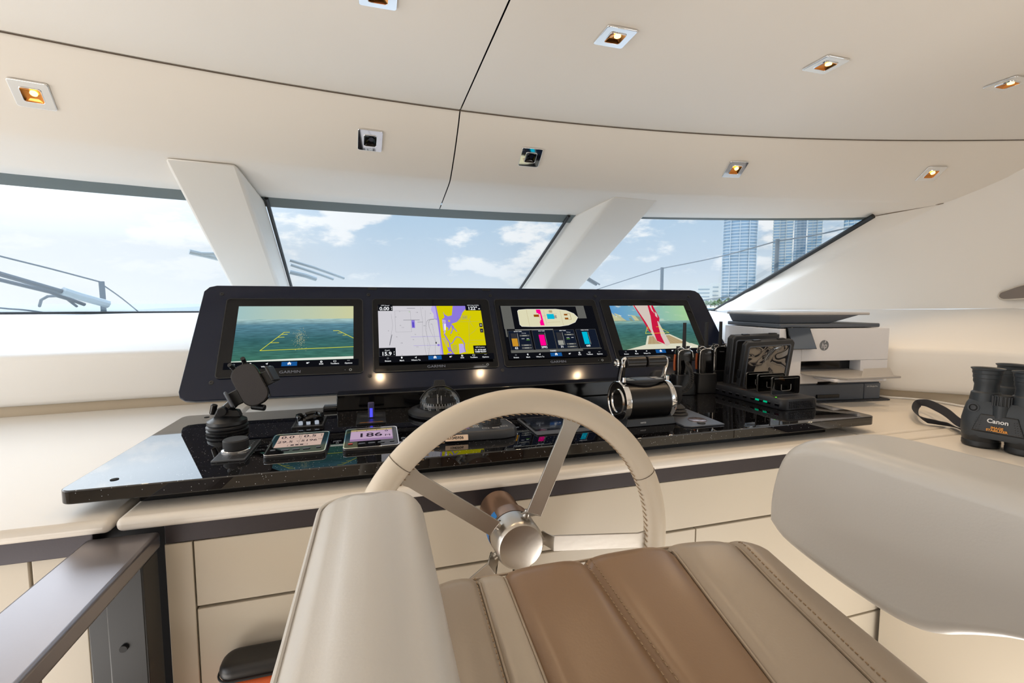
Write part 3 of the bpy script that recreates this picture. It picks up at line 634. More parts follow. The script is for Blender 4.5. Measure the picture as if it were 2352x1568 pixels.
# rotary trim controller
t = slabthing('control_panel', 'square black control panel with a flat round knob, front left of the slab', 'control panel', (-.3085, 1.189))
b = MB(); b.prism(rrect(.066, .154, .002, 3), 0, .004, mat('panel_edge', (96, 98, 102), .35, metal=.6)); b.build('frame', t, bevel=.0006)
d = Draw(TR((0, 0, .0041))); d.q(-.030, -.074, .030, .074, black_s); d.t('GARMIN', 0, .067, .005, prnt_w)
d.l([(-.030, -.045), (.030, -.045)], .0006, prnt_g); d.l([(0, -.074), (0, -.045)], .0006, prnt_g)
for y in (.055, .042, .028): d.t(['o', '+', '='][int(y*100) % 3], .022, y, .007, prnt_w)
d.t('MENU', -.016, -.034, .0055, prnt_w); d.t('FOCUS', .017, -.034, .0055, prnt_w); d.c(-.015, -.058, .0012, prnt_g); d.c(.015, -.058, .0012, prnt_g); d.t('CLEAR', .017, .014, .005, prnt_w); d.build('face', t)
b = MB(); b.lathe([(.030, .004), (.030, .007), (.027, .009), (.0, .009)], chrome, TR((-.002, -.004, 0))); b.build('chrome_collar', t)
b = MB(); b.lathe([(.023, .009), (.0265, .012), (.0265, .028), (.0245, .031), (.0, .0305)], black_m, TR((-.002, -.004, 0)), 36); b.build('knob', t, ang=30)
# two sailing instruments
def instrument(label, q, lcd, kind):
    t = slabthing('instrument_display', label, 'display', q)
    t.rotation_euler = (R(3.5), 0, 0)
    W_, H_ = .128, .142
    b = MB(); b.prism(rrect(W_, H_, .010, 5), .0, .013, mat('instrument_case', (34, 34, 36), .3)); b.build('case', t, bevel=.004, seg=3)
    b = MB(); b.ring(rrect(W_-.001, H_-.001, .010, 5), rrect(W_-.007, H_-.007, .008, 5), .0125, .0142, chrome); b.build('rim', t, bevel=.0005)
    b = MB(); b.prism(rrect(W_-.008, H_-.008, .007, 5), .013, .0136, bezel_m); b.build('glass', t)
    d = Draw(TR((0, 0, .0137))); lc = emat('lcd_%s' % kind, lcd, .8); ink = emat('lcd_ink', (44, 36, 46)); d.q(-.050, -.026, .050, .057, lc)
    d.t('RAYMARINE' if False else 'GARMIN', 0, .064, .0042, prnt_g)
    if kind == 'speed':
        for s_, x, y, z in (('0.0', -.030, .041, .024), ('0.5', .020, .041, .024), ('29.5', -.031, .008, .020), ('5196', .021, .009, .018)): d.t(s_, x, y, z, ink, bold=.0003)
        for s_, x, y in (('k\nt', -.004, .042), ('k\nt', .046, .042), ('V', -.004, .008), ('nm', .046, .014)): d.t(s_, x, y, .009, ink, bold=.0002)
        d.l([(-.0, .056), (-.0, -.008)], .0006, ink); d.l([(-.049, .025), (.049, .025)], .0006, ink)
        d.l([(-.022, -.013), (.020, -.013), (.020, -.022), (-.022, -.022)], .0009, ink, True)
        for x in (-.012, -.002, .008): d.q(x-.0035, -.0205, x+.0035, -.0145, ink)
    else:
        d.q(-.050, .045, .050, .057, emat('lcd_band', (190, 170, 120), .8)); d.l([(-.050, .045), (.050, .045)], .0008, ink)
        for x in (-.036, -.012, .012, .036): d.l([(x, .045), (x, .051)], .0012, ink)
        d.t('186', -.004, .012, .040, ink, bold=.0006); d.t('°', .036, .027, .030, ink, bold=.0004); d.t('M', .038, .002, .019, ink); d.q(-.050, -.026, .050, -.014, emat('lcd_band2', (160, 130, 170), .8))
    d.build('screen', t)
    for i, x in enumerate((-.048, -.022, .000, .022, .047)):
        b = MB(); b.prism(rrect(.016 if 0 < i < 4 else .011, .006, .0028, 4, x, -.045+(0.003 if i in (0, 4) else 0)), .0136, .0152, mat('red_button', (186, 60, 44), .4) if (i == 0 and kind != 'speed') else grey_d); b.build('button', t, bevel=.0006)
    return t
instrument('round-cornered instrument showing 0.0 and 0.5 on a pink screen, left of the pair', (-.176, 1.174), (214, 186, 172), 'speed')
instrument('round-cornered instrument showing 186 degrees on a lilac screen', (-.012, 1.176), (200, 172, 200), 'heading')
# dial with raised ring
t = slabthing('control_panel', 'small black panel with a raised open ring, near the back of the slab', 'control panel', (-.182, 1.421))
b = MB(); b.prism(rrect(.082, .118, .003, 3), 0, .004, black_s); b.ring(rrect(.076, .112, .002, 3), rrect(.074, .110, .002, 3), .004, .0046, prnt_g); b.build('plate', t, bevel=.0006)
b = MB()
for a0 in (20, 140, 260): b.tube([(.033*math.cos(R(a0+a)), .033*math.sin(R(a0+a)), .019+.003*math.sin(R(a*2))) for a in range(0, 100, 8)], .0055, black_g)
b.lathe([(.036, .004), (.036, .015), (.030, .019), (.028, .010), (0, .010)], black_g); b.build('ring_knob', t)
for x in (-.02, 0, .022): b = MB(); b.cyl((x, -.034, .0045), (x, -.036, .012), .0055, emat('pale_led', (176, 184, 196), .8)); b.build('indicator', t)
# lit lever
t = slabthing('thruster_lever', 'small black panel with an upright lever glowing blue, behind the heading instrument', 'lever', (-.014, 1.418))
b = MB(); b.prism(rrect(.082, .134, .003, 3), 0, .004, black_s); b.build('plate', t, bevel=.0006)
d = Draw(TR((0, 0, .0041)))
for x in (-.022, .022):
    d = Draw(TR((0, 0, .0041)))
    for y in (.012, .022, .032): d.l([(x-.010, y), (x+.010, y)], .0015, prnt_g)
    d.build('slot_marks', t)
d = Draw(TR((0, 0, .0042))); d.l([(-.030, -.058), (.032, -.058)], .0022, prnt_o); d.build('gold_line', t)
b = MB(); b.prism(rrect(.018, .013, .004, 4), .004, .050, mat('lever_body', (70, 68, 96), .15)); b.build('lever', t, bevel=.002)
b = MB(); b.box((0, -.0068, .020), (.008, .001, .026), emat('blue_light', (70, 70, 255), 1.6)); b.build('blue_light', t)
# compass
t = slabthing('dome_compass', 'black compass with a clear dome and numbered card, behind the wheel rim', 'compass', (.190, 1.425))
b = MB(); b.lathe([(.088, 0), (.096, .004), (.097, .012), (.090, .018), (.078, .021), (.070, .024), (.066, .016), (.0, .014)], black_s, n=48); b.build('base', t, ang=30)
b = MB(); b.lathe([(.062, .024)]+[(.063*math.cos(R(a)), .026+.060*math.sin(R(a))) for a in range(6, 91, 6)][:-1]+[(.0, .086)], glassmat('compass_dome_glass', (.80, .80, .80), .035), n=40); b.build('dome', t)
b = MB(); b.lathe([(.0, .0405), (.0495, .0405)], black_m, n=36)
b.build('card', t)
d = MB()
for k in range(72):
    a = R(k*5); r0, r1 = (.0505, .0505)
    z0, z1 = (.026, .040 if k % 2 == 0 else .034)
    c_, s_ = math.cos(a), math.sin(a); tx, ty = -s_*.0008, c_*.0008
    d.poly([(c_*r0-tx, s_*r0-ty, z0), (c_*r0+tx, s_*r0+ty, z0), (c_*r1+tx, s_*r1+ty, z1), (c_*r1-tx, s_*r1-ty, z1)], prnt_w)
for k in range(12): a = k*30+195; d.text(str(((36-3*k) % 36)*1).zfill(2), .010, prnt_w, RZ(a) @ TR((0, -.0515, .021)) @ RX(90), bold=.0003)
d.lathe([(.050, .020), (.050, .041)], black_g, n=36)
d.build('card_scale', t, recalc=False)
b = MB(); b.cyl((-.012, -.04, .036), (-.012, -.035, .068), .0012, prnt_w); b.build('lubber_pin', t)
b = MB(); b.cyl((.004, 0, .034), (.004, 0, .056), .001, prnt_w); b.build('lubber_pin', t)
b = MB(); b.tube([(0, .062*math.cos(R(a)), .026+.062*math.sin(R(a))) for a in range(20, 91, 10)], .004, black_s)
b.loft([[(-.020, .004, .084), (.020, .004, .084), (.020, .05, .075), (-.020, .05, .075)], [(-.014, .008, .104), (.014, .008, .104), (.014, .03, .100), (-.014, .03, .100)]], black_s)
b.tube([(.064*math.cos(R(a)), .0, .026+.061*math.sin(R(a))) for a in range(15, 166, 8)], .0022, black_s); b.build('hood', t, bevel=.002)
# autopilot head behind the wheel
t = slabthing('autopilot_control', 'black rounded control unit with a ribbed knob and a numbered sticker, seen through the wheel', 'control unit', (.262, 1.170))
b = MB()
def bar(z, k): return [(x, y, z) for x, y in [(-.145*k, -.035), (-.12*k, -.052*k), (.05, -.060*k), (.078*k, -.050*k), (.092*k, -.02), (.092*k, .02), (.075*k, .058*k), (.03, .064*k), (.0, .045), (-.06, .035), (-.12, .04), (-.145*k, .02)]]
b.loft([bar(0, 1), bar(.012, 1), bar(.020, .95), bar(.023, .90)], black_m); b.mats[0] = mat('autopilot_case', (50, 52, 57), .45, bump=(500, .1)); b.build('body', t, bevel=.002, seg=3)
b = MB(); b.lathe([(.026, .022), (.026, .026), (.022, .027), (.0205, .045), (.018, .048), (0, .048)], black_m, TR((.030, .002, 0)), 24)
for k in range(22): a = R(k*360/22); b.cyl((.030+.0215*math.cos(a), .002+.0215*math.sin(a), .028), (.030+.020*math.cos(a), .002+.020*math.sin(a), .045), .0013, black_m, n=6)
b.build('knob', t)
d = Draw(TR((0, 0, .0235))); d.q(-.115, -.012, -.035, .022, emat('autopilot_lcd', (170, 166, 150), .7)); d.q(-.115, -.028, -.035, -.012, emat('autopilot_lcd2', (130, 108, 130), .7)); d.build('lcd', t); d = Draw(TR((0, 0, .0236)))
for k, (x, y) in enumerate(((-.018, .012), (-.018, -.002), (-.018, -.016), (.004, -.036), (.030, -.038), (.054, -.030))): d.l([(x-.008, y-.005), (x+.008, y-.005), (x+.008, y+.005), (x-.008, y+.005)], .0008, prnt_w, True); d.t(['-1', '-10', 'STBY', '<>', 'NAV', '+1'][k], x, y, .006, prnt_w)
d.l([(.055, .050), (.078, .038), (.082, -.01)], .0012, prnt_w); d.build('key_marks', t)
b = MB(); T_ = TR((-.074, -.0585, .0115)) @ RZ(-4) @ RX(70); b.prism(rrect(.056, .014, .001, 2), 0, .0006, mat('sticker_cream', (240, 212, 186), .6), T_); b.text('1345936', .0095, mat('print_black', (20, 20, 20), .6), T_ @ TR((0, 0, .0008)), bold=.0003); b.build('sticker', t)
# flush touch panel
t = slabthing('touch_panel', 'flat grey-framed touch screen let into the slab behind the right spoke of the wheel', 'touch screen', (.4835, 1.199))
b = MB(); b.prism(rrect(.174, .176, .003, 3), 0, .003, mat('touch_frame', (70, 72, 78), .4)); b.build('frame', t, bevel=.0008)
b = MB(); b.prism(rrect(.162, .140, .003, 3, 0, .012), .003, .0036, black_g); b.build('border', t)
b = MB(); b.prism(rrect(.148, .120, .002, 3, 0, .014), .0036, .0040, mat('touch_glass', (30, 36, 48), .06)); b.build('screen', t)
d = Draw(TR((0, 0, .0041))); d.l([(.004, .006), (.010, -.002), (.016, .006)], .003, prnt_g); d.l([(-.060, -.040), (-.045, -.036), (-.030, -.040)], .0008, prnt_g); d.build('emblem', t)
# ================================================================ STEERING WHEEL
WC = aty(1194, 1270, .82); HC = aty(1197, 1256, .80)
wh = thing('steering_wheel', 'leather-rimmed steering wheel with flat brushed steel spokes in front of the console', 'steering wheel', (WC.x, WC.y, WC.z), (0, 0, 0))
RW, rt = .297, .0238
rim_m = mat('rim_leather', (202, 190, 172), .42, bump=(420, .12))
b = MB(); k = 96; rings = []
for i in range(k):
    a = 2*math.pi*i/k
    rings.append([((RW+rt*math.cos(c))*math.cos(a), -rt*.86*math.sin(c), (RW+rt*math.cos(c))*math.sin(a)) for c in [2*math.pi*j/18 for j in range(18)]])
rings.append(rings[0]); b.loft(rings, rim_m, cap0=False, cap1=False); b.build('rim', wh, ang=80)
b = MB(); rng = random.Random(5)
for i in range(150):                                       # lacing along the inner side of the rim
    a = 2*math.pi*i/150; r_ = RW-rt-.0003
    b.tube([((r_)*math.cos(a+q), -.004+.006*e, (r_)*math.sin(a+q)) for q, e in ((-.011, -1), (0, 0), (.011, 1))], .0009, stitch_m, n=5)
st = b.build('stitching', wh); st['kind'] = 'stuff'
for a in (26, 138, 250):
    b = MB(); c, s_ = math.cos(R(a)), math.sin(R(a)); b.tube([((RW+(rt+.0002)*math.cos(q))*c, -(rt*.86+.0002)*math.sin(q), (RW+(rt+.0002)*math.cos(q))*s_) for q in [math.pi*2*j/20 for j in range(20)]], .0007, mat('rim_seam_dark', (96, 84, 70), .8), closed=True, n=5); b.build('seam', wh)  # dark seam rings across the rim leather
hx, hy, hz = HC.x-WC.x, HC.y-WC.y, HC.z-WC.z
TH = TR((hx, hy, hz)) @ RX(-90)      # local z runs forward, away from the driver
b = MB(); b.lathe([(.0, -.004), (.030, -.004), (.042, -.0015), (.0455, .003), (.047, .008), (.047, .052)], steel, TH, 48)
b.build('hub', wh, ang=30)
b = MB(); b.lathe([(.0475, .054), (.0475, .085), (.041, .088), (.041, .172)], mat('hub_column_bronze', (150, 120, 100), .3, metal=.8), TH, 40); b.build('column', wh, ang=30)
b = MB(); b.loft([[(.0482*math.cos(R(a)), .0482*math.sin(R(a)), z) for a in range(150, 231, 8)] for z in (.058, .082)], mat('blue_sticker', (20, 110, 180), .4), TH, closed=False, cap0=False, cap1=False)
b.build('blue_sticker', wh)
for i, a in enumerate((-3, 67, 140, 212, 284)):
    c, s_ = math.cos(R(a)), math.sin(R(a)); e = V((c, 0, s_)); sd = V((-s_, 0, c))
    p0 = V((hx, hy, hz))+e*.066+V((0, .002, 0)); p1 = e*(RW-rt+.004)
    hw = .0155
    def bar(p, w2, t2): return [p+sd*w2+V((0, -t2, 0)), p-sd*w2+V((0, -t2, 0)), p-sd*w2+V((0, t2, 0)), p+sd*w2+V((0, t2, 0))]
    b = MB(); b.loft([bar(p0, hw*.98, .0022), bar(p0.lerp(p1, .9), hw, .0022), bar(p1, hw*1.3, .0022)], steel)
    q0 = p0; q1 = V((hx, hy+.030, hz))+e*.052
    b.loft([bar(q0, hw*.9, .0022), [q1+sd*hw*.8+e*.002, q1-sd*hw*.8+e*.002, q1-sd*hw*.8-e*.002, q1+sd*hw*.8-e*.002]], steel)
    b.build('spoke', wh, bevel=.0006)
    b = MB(); b.cyl(V((hx, hy+.030, hz))+e*.046, V((hx, hy+.030, hz))+e*.060, .0065, steel, n=14); b.build('spoke_bolt', wh)

# ================================================================ THROTTLE, JOYSTICK
def at_slab(px, py): return atz(px, py, ZT)
t = slabthing('throttle_control', 'chrome and black twin-lever throttle standing on the slab right of the wheel', 'throttle', (.735, 1.165))
L_, Rr = .074, .057
b = MB(); b.loft([[(-.078, -.052, 0), (.082, -.052, 0), (.082, .05, 0), (-.078, .05, 0)], [(-.070, -.048, .022), (.074, -.048, .022), (.074, .045, .022), (-.070, .045, .022)]], black_s)
b.build('base', t, bevel=.002); 
d = Draw(TR((-.025, -.0505, .011)) @ RX(78)); d.t('xenta', 0, 0, .008, prnt_w); d.build('maker_mark', t)
cz = .064
TX = TR((0, 0, cz)) @ RY(90)
b = MB(); b.lathe([(Rr-.003, -L_+.008), (Rr-.003, L_-.008)], mat('throttle_black', (26, 25, 26), .34, metal=.3), TX, 48); b.build('barrel', t)
for s_ in (-1, 1):
    b = MB(); b.lathe([(Rr-.006, s_*(L_-.012)), (Rr, s_*(L_-.010)), (Rr, s_*(L_+.004)), (Rr-.0015, s_*(L_+.006)), (Rr-.004, s_*(L_+.006)), (Rr-.005, s_*(L_+.004))], chrome, TX, 48)
    b.build('end_ring', t, ang=40)
    b = MB(); b.lathe([(Rr-.004, s_*(L_+.0035)), (0, s_*(L_+.0035))], bezel_m, TX, 40)
    b.build('end_disc', t)
    b = MB(); b.lathe([(.035, s_*(L_+.003)), (.035, s_*(L_+.007)), (.0315, s_*(L_+.007)), (.0305, s_*(L_+.0038))], chrome, TX, 40); b.build('end_ring', t, ang=40)
b = MB(); pl = [(x*.92, y) for x, y in [(.078*math.cos(a), .036*math.sin(a)) for a in [2*math.pi*i/40 for i in range(40)]]]
b.prism(pl, .118, .1245, black_m); b.prism([(x*.8, y*.8) for x, y in pl], .10, .118, black_m); b.build('key_plate', t, bevel=.0015)
d = Draw(TR((0, 0, .1247))); 
d.p(rrect(.055, .040, .003, 3), mat('keypad_grey', (62, 64, 70), .4))
for x in (-.045, .046):
    for y in (-.012, .010): d.q(x-.011, y-.007, x+.011, y+.007, mat('keypad_light', (188, 186, 176), .4))
for k in range(4): d.l([(-.020, -.012+k*.008), (.020, -.012+k*.008)], .0006, prnt_g)
d.build('keypad', t)
for s_ in (-1, 1):
    xa = s_*(L_-.0045)
    b = MB(); TP = [(xa, 0, .112), (xa, -.006, .150), (xa, -.012, .168), (xa*.96, -.013, .180), (xa*.86, -.013, .184)]
    pts = catmull([(xa, .004, .108), (xa, -.004, .140), (xa, -.012, .165), (xa*.985, -.013, .177), (xa*.93, -.013, .183), (xa*.80, -.013, .184)], 5)
    b.tube(pts, .0075, chrome, n=12)
    if s_ < 0: b.loft([[(xa-.004, -.016, .10), (xa+.004, -.016, .10), (xa+.004, .022, .10), (xa-.004, .022, .10)], [(xa-.004, -.020, .184), (xa+.004, -.020, .184), (xa+.004, -.004, .184), (xa-.004, -.004, .184)]], bezel_m)
    b.build('lever_arm', t, ang=60)
    b = MB(); b.cyl((xa*.90, -.013, .176), (s_*.003, -.013, .176), .0165, mat('throttle_grip', (34, 32, 32), .3, metal=.4), n=28); b.build('lever_grip', t, bevel=.002)
    b = MB(); b.cyl((xa, -.02, .121), (xa, -.02, .134), .006, chrome, n=12); b.build('set_screw', t)
b = MB(); b.lathe([(.012, -.088), (.012, -.094), (.007, -.094), (.006, -.090), (0, -.090)], chrome, TR((0, -.013, .174)) @ RY(90), 20); b.build('pivot_cap', t)
t = slabthing('joystick_control', 'upright black joystick on a grey plate, right of the throttle', 'joystick', (.882, 1.165), -4)
b = MB(); b.prism([(-.062, -.095), (-.045, -.105), (.062, -.098), (.066, .09), (-.062, .09)], 0, .004, mat('joystick_plate', (92, 96, 104), .32, metal=.4)); b.build('plate', t, bevel=.001)
b = MB(); b.lathe([(.034, .004), (.034, .008), (.028, .013), (.030, .016), (.024, .022), (.026, .025), (.019, .032), (.012, .036)], black_m, TR((-.006, .035, 0)), 28); b.build('boot', t, ang=25)
b = MB(); b.lathe([(.010, .032), (.012, .045), (.0155, .052), (.0165, .085), (.0155, .090), (0, .090)], black_m, TR((-.006, .035, 0)), 24); b.build('stick', t)
b = MB(); b.lathe([(.026, .004), (.026, .006), (.022, .0068), (0, .0068)], mat('joystick_badge', (150, 130, 126), .2, metal=.8), TR((.012, -.045, 0)), 28); b.build('badge', t)
b = MB(); b.cyl((.0, -.082, .004), (.0, -.082, .0062), .011, black_m); b.build('button', t)

# ================================================================ RADIOS
p = at_slab(1567, 904)
t = slabthing('handheld_radio', 'left handheld radio with chrome edges standing in its charger, beside the throttle', 'radio', (p.x, p.y), -8)
b = MB(); b.loft([[(x*k, y*k, z) for x, y in rrect(.088, .060, .014, 4)] for k, z in ((1, 0), (1, .03), (.90, .045), (.86, .075))], black_s); b.build('charger_cup', t, bevel=.002)
b = MB(); b.loft([[(x*k, y*k, z) for x, y in rrect(.060, .034, .012, 4)] for k, z in ((.9, .02), (1, .06), (1.02, .150), (.98, .164), (.80, .172))], black_g); b.build('body', t, bevel=.001)
b = MB(); b.tube(catmull([(-.028, -.017, .06), (-.029, -.017, .14), (-.023, -.017, .163), (.0, -.017, .169), (.023, -.017, .163), (.0295, -.017, .14)], 5), .0022, chrome); b.build('chrome_edge', t)
d = Draw(TR((0, -.0178, .150)) @ RX(90)); d.t('Hytera', 0, 0, .007, prnt_g); b = d; b.build('maker_mark', t)
b = MB(); b.cyl((.004, .004, .170), (.004, .004, .268), .0068, black_m, n=14, r1=.0060); b.build('antenna', t)
for x in (-.020, .020): b = MB(); b.cyl((x, .002, .168), (x, .002, .180), .0075, black_m, n=12); b.build('knob', t)
b = MB(); b.tube(catmull([(-.034, 0, .09), (-.035, 0, .12), (-.033, 0, .150)], 4), .0042, mat('orange_key', (170, 84, 40), .4)); b.build('push_to_talk_key', t)
b = MB(); b.tube(catmull([(-.026, -.014, .162), (-.034, -.020, .172), (-.02, -.020, .178), (-.005, -.020, .170), (.012, -.020, .174), (.018, -.018, .182)], 5), .0016, chrome, n=6)
b.build('earpiece_wire', t)
p = at_slab(1617, 900)
t2 = dup(t, (p.x, p.y, ZT+.0004), (0, 0, R(-12)), 'middle handheld radio with chrome edges standing in its charger, next to the tablets')
t['group'] = t2['group'] = 'handheld radios in chargers'
p = at_slab(1676, 893)
t3 = dup(t, (p.x-.03, p.y+.03, ZT+.0004), (0, 0, R(-12)), 'rearmost handheld radio, only its antenna showing above the black tablet case')
t3['group'] = 'handheld radios in chargers'
# corded microphone behind the throttle
t = slabthing('corded_microphone', 'black radio microphone with a curly cord, between the throttle and the left radio', 'microphone', (1.045, 1.47), 0)
b = MB(); b.pad(.058, .075, 0, .032, .018, .008, black_m, RX(70) @ TR((-.045, .055, 0))); b.build('body', t)
b = MB(); pts = []
base = catmull([(-.035, -.02, .055), (-.015, -.04, .032), (.02, -.05, .026), (.055, -.045, .050), (.065, -.03, .095), (.058, -.02, .12)], 40)
for i, p in enumerate(base): a = i*1.25; pts.append(p+V((.0085*math.cos(a), .0085*math.sin(a)*.7, .0085*math.sin(a))))
b.tube(pts, .0024, black_m, n=6); b.build('coiled_cord', t)
p = at_slab(1463, 905)
b = MB(); b.prism(rrect(.045, .002, .0005, 2), .012, .052, white_p, TR((aty(1463, 890, 1.5).x, 1.50, ZT)) ); b.prism(rrect(.045, .03, .001, 2), 0.0005, .0125, black_s, TR((aty(1463, 890, 1.5).x, 1.505, ZT)))
tag(b.build('white_card'), 'small white card standing in a black holder behind the throttle levers', 'card')

# ================================================================ CHARGING DOCK AND TABLETS
t = slabthing('charging_dock', 'long black charging station with clear dividers and green lit ports', 'charger', (1.312, 1.325), 0)
b = MB(); W_, Ld = .150, .345
b.loft([[(x, y, z) for x, y in rrect(W_*k, Ld, .02, 4)] for k, z in ((.96, 0), (1, .006), (1, .026), (.94, .034), (.88, .036))], mat('dock_black', (30, 31, 36), .42)); b.build('base', t, bevel=.001)
d = Draw(TR((-W_/2-.0006, 0, .015)) @ RZ(-90) @ RX(90))
for k in range(10): x = -.155+k*.034; d.q(x-.008, -.004, x+.008, .004, black_g); d.l([(x-.008, .004), (x+.008, .004)], .0008, prnt_g)
gp = emat('green_port', (0, 170, 120), 1.0)
for k in (7, 8): x = -.155+k*.034-.012; d.q(x-.008, -.001, x+.008, .005, gp)
d.build('ports', t)
d = Draw(TR((0, -Ld/2-.0006, .017)) @ RX(90))
for i in range(14):
    for j in range(5): d.q(-.050+i*.0068, -.010+j*.0045, -.0465+i*.0068, -.0078+j*.0045, black_g)
d.build('grille', t)
d = Draw(TR((-.060, 0, .0363)) @ RZ(-90)); d.t('Unitek', -.01, 0, .012, mat('copper_print', (190, 150, 130), .4)); d.c(.135, -.004, .003, emat('green_led', (120, 255, 60), 2)); d.build('status_face', t)
smoke = glassmat('smoked_acrylic', (.20, .17, .15), .12)
edge = mat('acrylic_edge', (150, 148, 146), .15, metal=.4)
for y in (-.105, -.045, .005):
    b = MB(); T_ = TR((.005, y, .036)) @ RX(90); o_ = rrect(.118, .062, .008, 5, 0, .031); b.prism(o_, -.002, .002, smoke, T_); dv = b.build('divider', t)
    b = MB(); b.ring(o_, rrect(.1165, .0605, .0075, 5, 0, .031), -.0023, .0023, edge, T_); b.build('edge', dv)
    b = MB(); b.tube([T_ @ V(q) for q in ((-.020, .035, .003), (-.020, .018, .003), (-.016, .014, .003), (.016, .014, .003), (.020, .018, .003), (.020, .035, .003))], .001, edge, n=5); b.tube([T_ @ V(q) for q in ((-.05, .055, .003), (.05, .055, .003))], .0008, edge, n=5); b.build('edge', dv)
def tablet(label, cs, Yb, Yt, th, front_frame=True, cut=.012):
    """cs: pixel corners bl, br, tr, tl of its face"""
    bl, br = aty(*cs[0], Yb), aty(*cs[1], Yb-.004); tr, tl = aty(*cs[2], Yt-.004), aty(*cs[3], Yt)
    cen = (bl+br)/2; X_ = (br-bl); w_ = (X_.length+(tr-tl).length)/2; h_ = ((tl+tr)/2-cen).length
    ex = X_.normalized(); ez = ((tl+tr)/2-cen); ez = (ez-ex*ez.dot(ex)).normalized(); ey = ez.cross(ex)
    t = thing('rugged_tablet', label, 'tablet', group='rugged tablets in the charging dock'); t.matrix_world = Matrix.Translation(cen) @ Matrix((ex, ey, ez)).transposed().to_4x4()
    F_ = RX(90)
    def oct_(w2, h2, c, cx=0, cy=h_/2): return [(cx-w2/2+c, cy-h2/2), (cx+w2/2-c, cy-h2/2), (cx+w2/2, cy-h2/2+c), (cx+w2/2, cy+h2/2-c), (cx+w2/2-c, cy+h2/2), (cx-w2/2+c, cy+h2/2), (cx-w2/2, cy+h2/2-c), (cx-w2/2, cy-h2/2+c)]
    b = MB(); b.ring(oct_(w_, h_, cut), oct_(w_-.030, h_-.036, .004), -.001, .009, mat('tablet_bumper', (40, 42, 46), .45), F_)
    b.prism(oct_(w_, h_, cut), -th, -.001, black_m, F_)
    b.build('case', t, bevel=.003, seg=3)
    b = MB(); b.ring(rrect(w_-.026, h_-.032, .010, 4, 0, h_/2), rrect(w_-.038, h_-.046, .006, 4, 0, h_/2+.002), .006, .0095, grey_d, F_); b.build('inner_frame', t, bevel=.001)
    b = MB(); b.prism(rrect(w_-.034, h_-.042, .006, 4, 0, h_/2), 0, .006, tab_glass, F_); b.build('screen', t)
    for x, z in ((-w_/2-.002, h_*.35), (w_/2+.002, h_*.55)): b = MB(); b.box((x, .004, z), (.006, .012, .03), black_s); b.build('side_button', t, bevel=.001)
    for x in (-w_*.25, w_*.25): b = MB(); b.box((x, .004, h_+.001), (.03, .012, .006), black_s); b.build('top_latch', t, bevel=.001)
    return t
tg = bpy.data.materials.new('wavy_tablet_film'); n = nt_new(tg)
tcx = nd(n, 'ShaderNodeTexCoord').outputs['Object']
wv = nd(n, 'ShaderNodeTexNoise', {'Vector': tcx, 'Scale': 9.0, 'Detail': .6, 'Distortion': 1.6}).outputs[0]
bm_ = nd(n, 'ShaderNodeBump', {'Strength': .6, 'Distance': .02, 'Height': wv})
pb = nd(n, 'ShaderNodeBsdfPrincipled', {'Base Color': (.02, .02, .022, 1), 'Roughness': .02, 'IOR': 2.6, 'Normal': bm_.outputs[0]}); nd(n, 'ShaderNodeOutputMaterial', {0: pb.outputs[0]})
tab_glass = tg
tablet('rear rugged tablet in a thick black case, behind the other tablet', [(1668, 893), (1792, 884), (1772, 775), (1646, 778)], 1.46, 1.44, .024)
tablet('front rugged tablet with a wavy reflection on its screen, standing in the dock', [(1700, 897), (1796, 888), (1790, 790), (1662, 796)], 1.395, 1.365, .012)

# ================================================================ PRINTER
PA = math.degrees(math.atan2(-.122, .9925))
mt = thing('printer_mat', 'dark speckled mat under the printer', 'mat', (1.497, 1.422, 1.0105), (0, 0, R(PA)))
b = MB(); b.prism(rrect(.50, .40, .02, 4, .262, .185), 0, .004, mat('mat_charcoal_weave', (60, 62, 68), .9, bump=(900, .6), var=.4, vs_=300)); b.build('sheet', mt)
t = thing('printer', 'white and grey office printer on the counter at the right', 'printer', (1.497, 1.422, 1.0148), (0, 0, R(PA)))
Wp, Dp = .494, .345
z0, z1 = .071, .288
b = MB()
b.box2((.0, .10, z0), (Wp, Dp, z1), grey_l); b.box2((0, 0, z0), (.098, .10, z1), grey_l); b.box2((.098, 0, .160), (Wp, .10, z1), grey_l)
b.box2((.368, 0, z0), (Wp, .10, .160), grey_l); b.box2((.098, 0, z0), (.368, .10, .112), grey_l)
b.build('body', t, bevel=.0025)
b = MB(); b.box2((.099, .05, .1125), (.367, .0995, .1595), black_g); b.build('paper_slot', t)
b = MB(); b.box2((.04, .012, .008), (Wp-.02, Dp-.02, z0), grey_d); b.box2((.03, .004, 0.0), (Wp-.10, .30, z0-.006), grey_d); b.box2((Wp-.098, .004, 0), (Wp-.022, .30, z0-.006), grey_d)
b.build('paper_cassette', t, bevel=.003)
b = MB(); b.box2((.175, -.004, .012), (.275, .006, .026), black_g); b.box2((.175, -.002, .066), (.265, .003, .078), black_g); b.build('handle_recess', t, bevel=.001)
# output tray
b = MB()
b.loft([[(.100, .06, .116), (.36, .06, .116), (.36, .06, .121), (.100, .06, .121)], [(.100, -.02, .108), (.38, -.03, .110), (.38, -.03, .116), (.100, -.02, .114)], [(.190, -.120, .104), (.405, -.135, .108), (.405, -.135, .116), (.190, -.120, .112)]], grey_t)
b.build('output_tray', t, bevel=.002)
b = MB(); b.loft([[(.255, -.115, .112), (.300, -.080, .136), (.300, -.078, .138), (.255, -.113, .114)], [(.385, -.125, .114), (.40, -.095, .140), (.40, -.093, .142), (.385, -.123, .116)]], grey_t); b.build('tray_flap', t)
b = MB(); b.box2((.155, -.10, .092), (.37, .0, .104), grey_l); b.build('tray_support', t, bevel=.004)
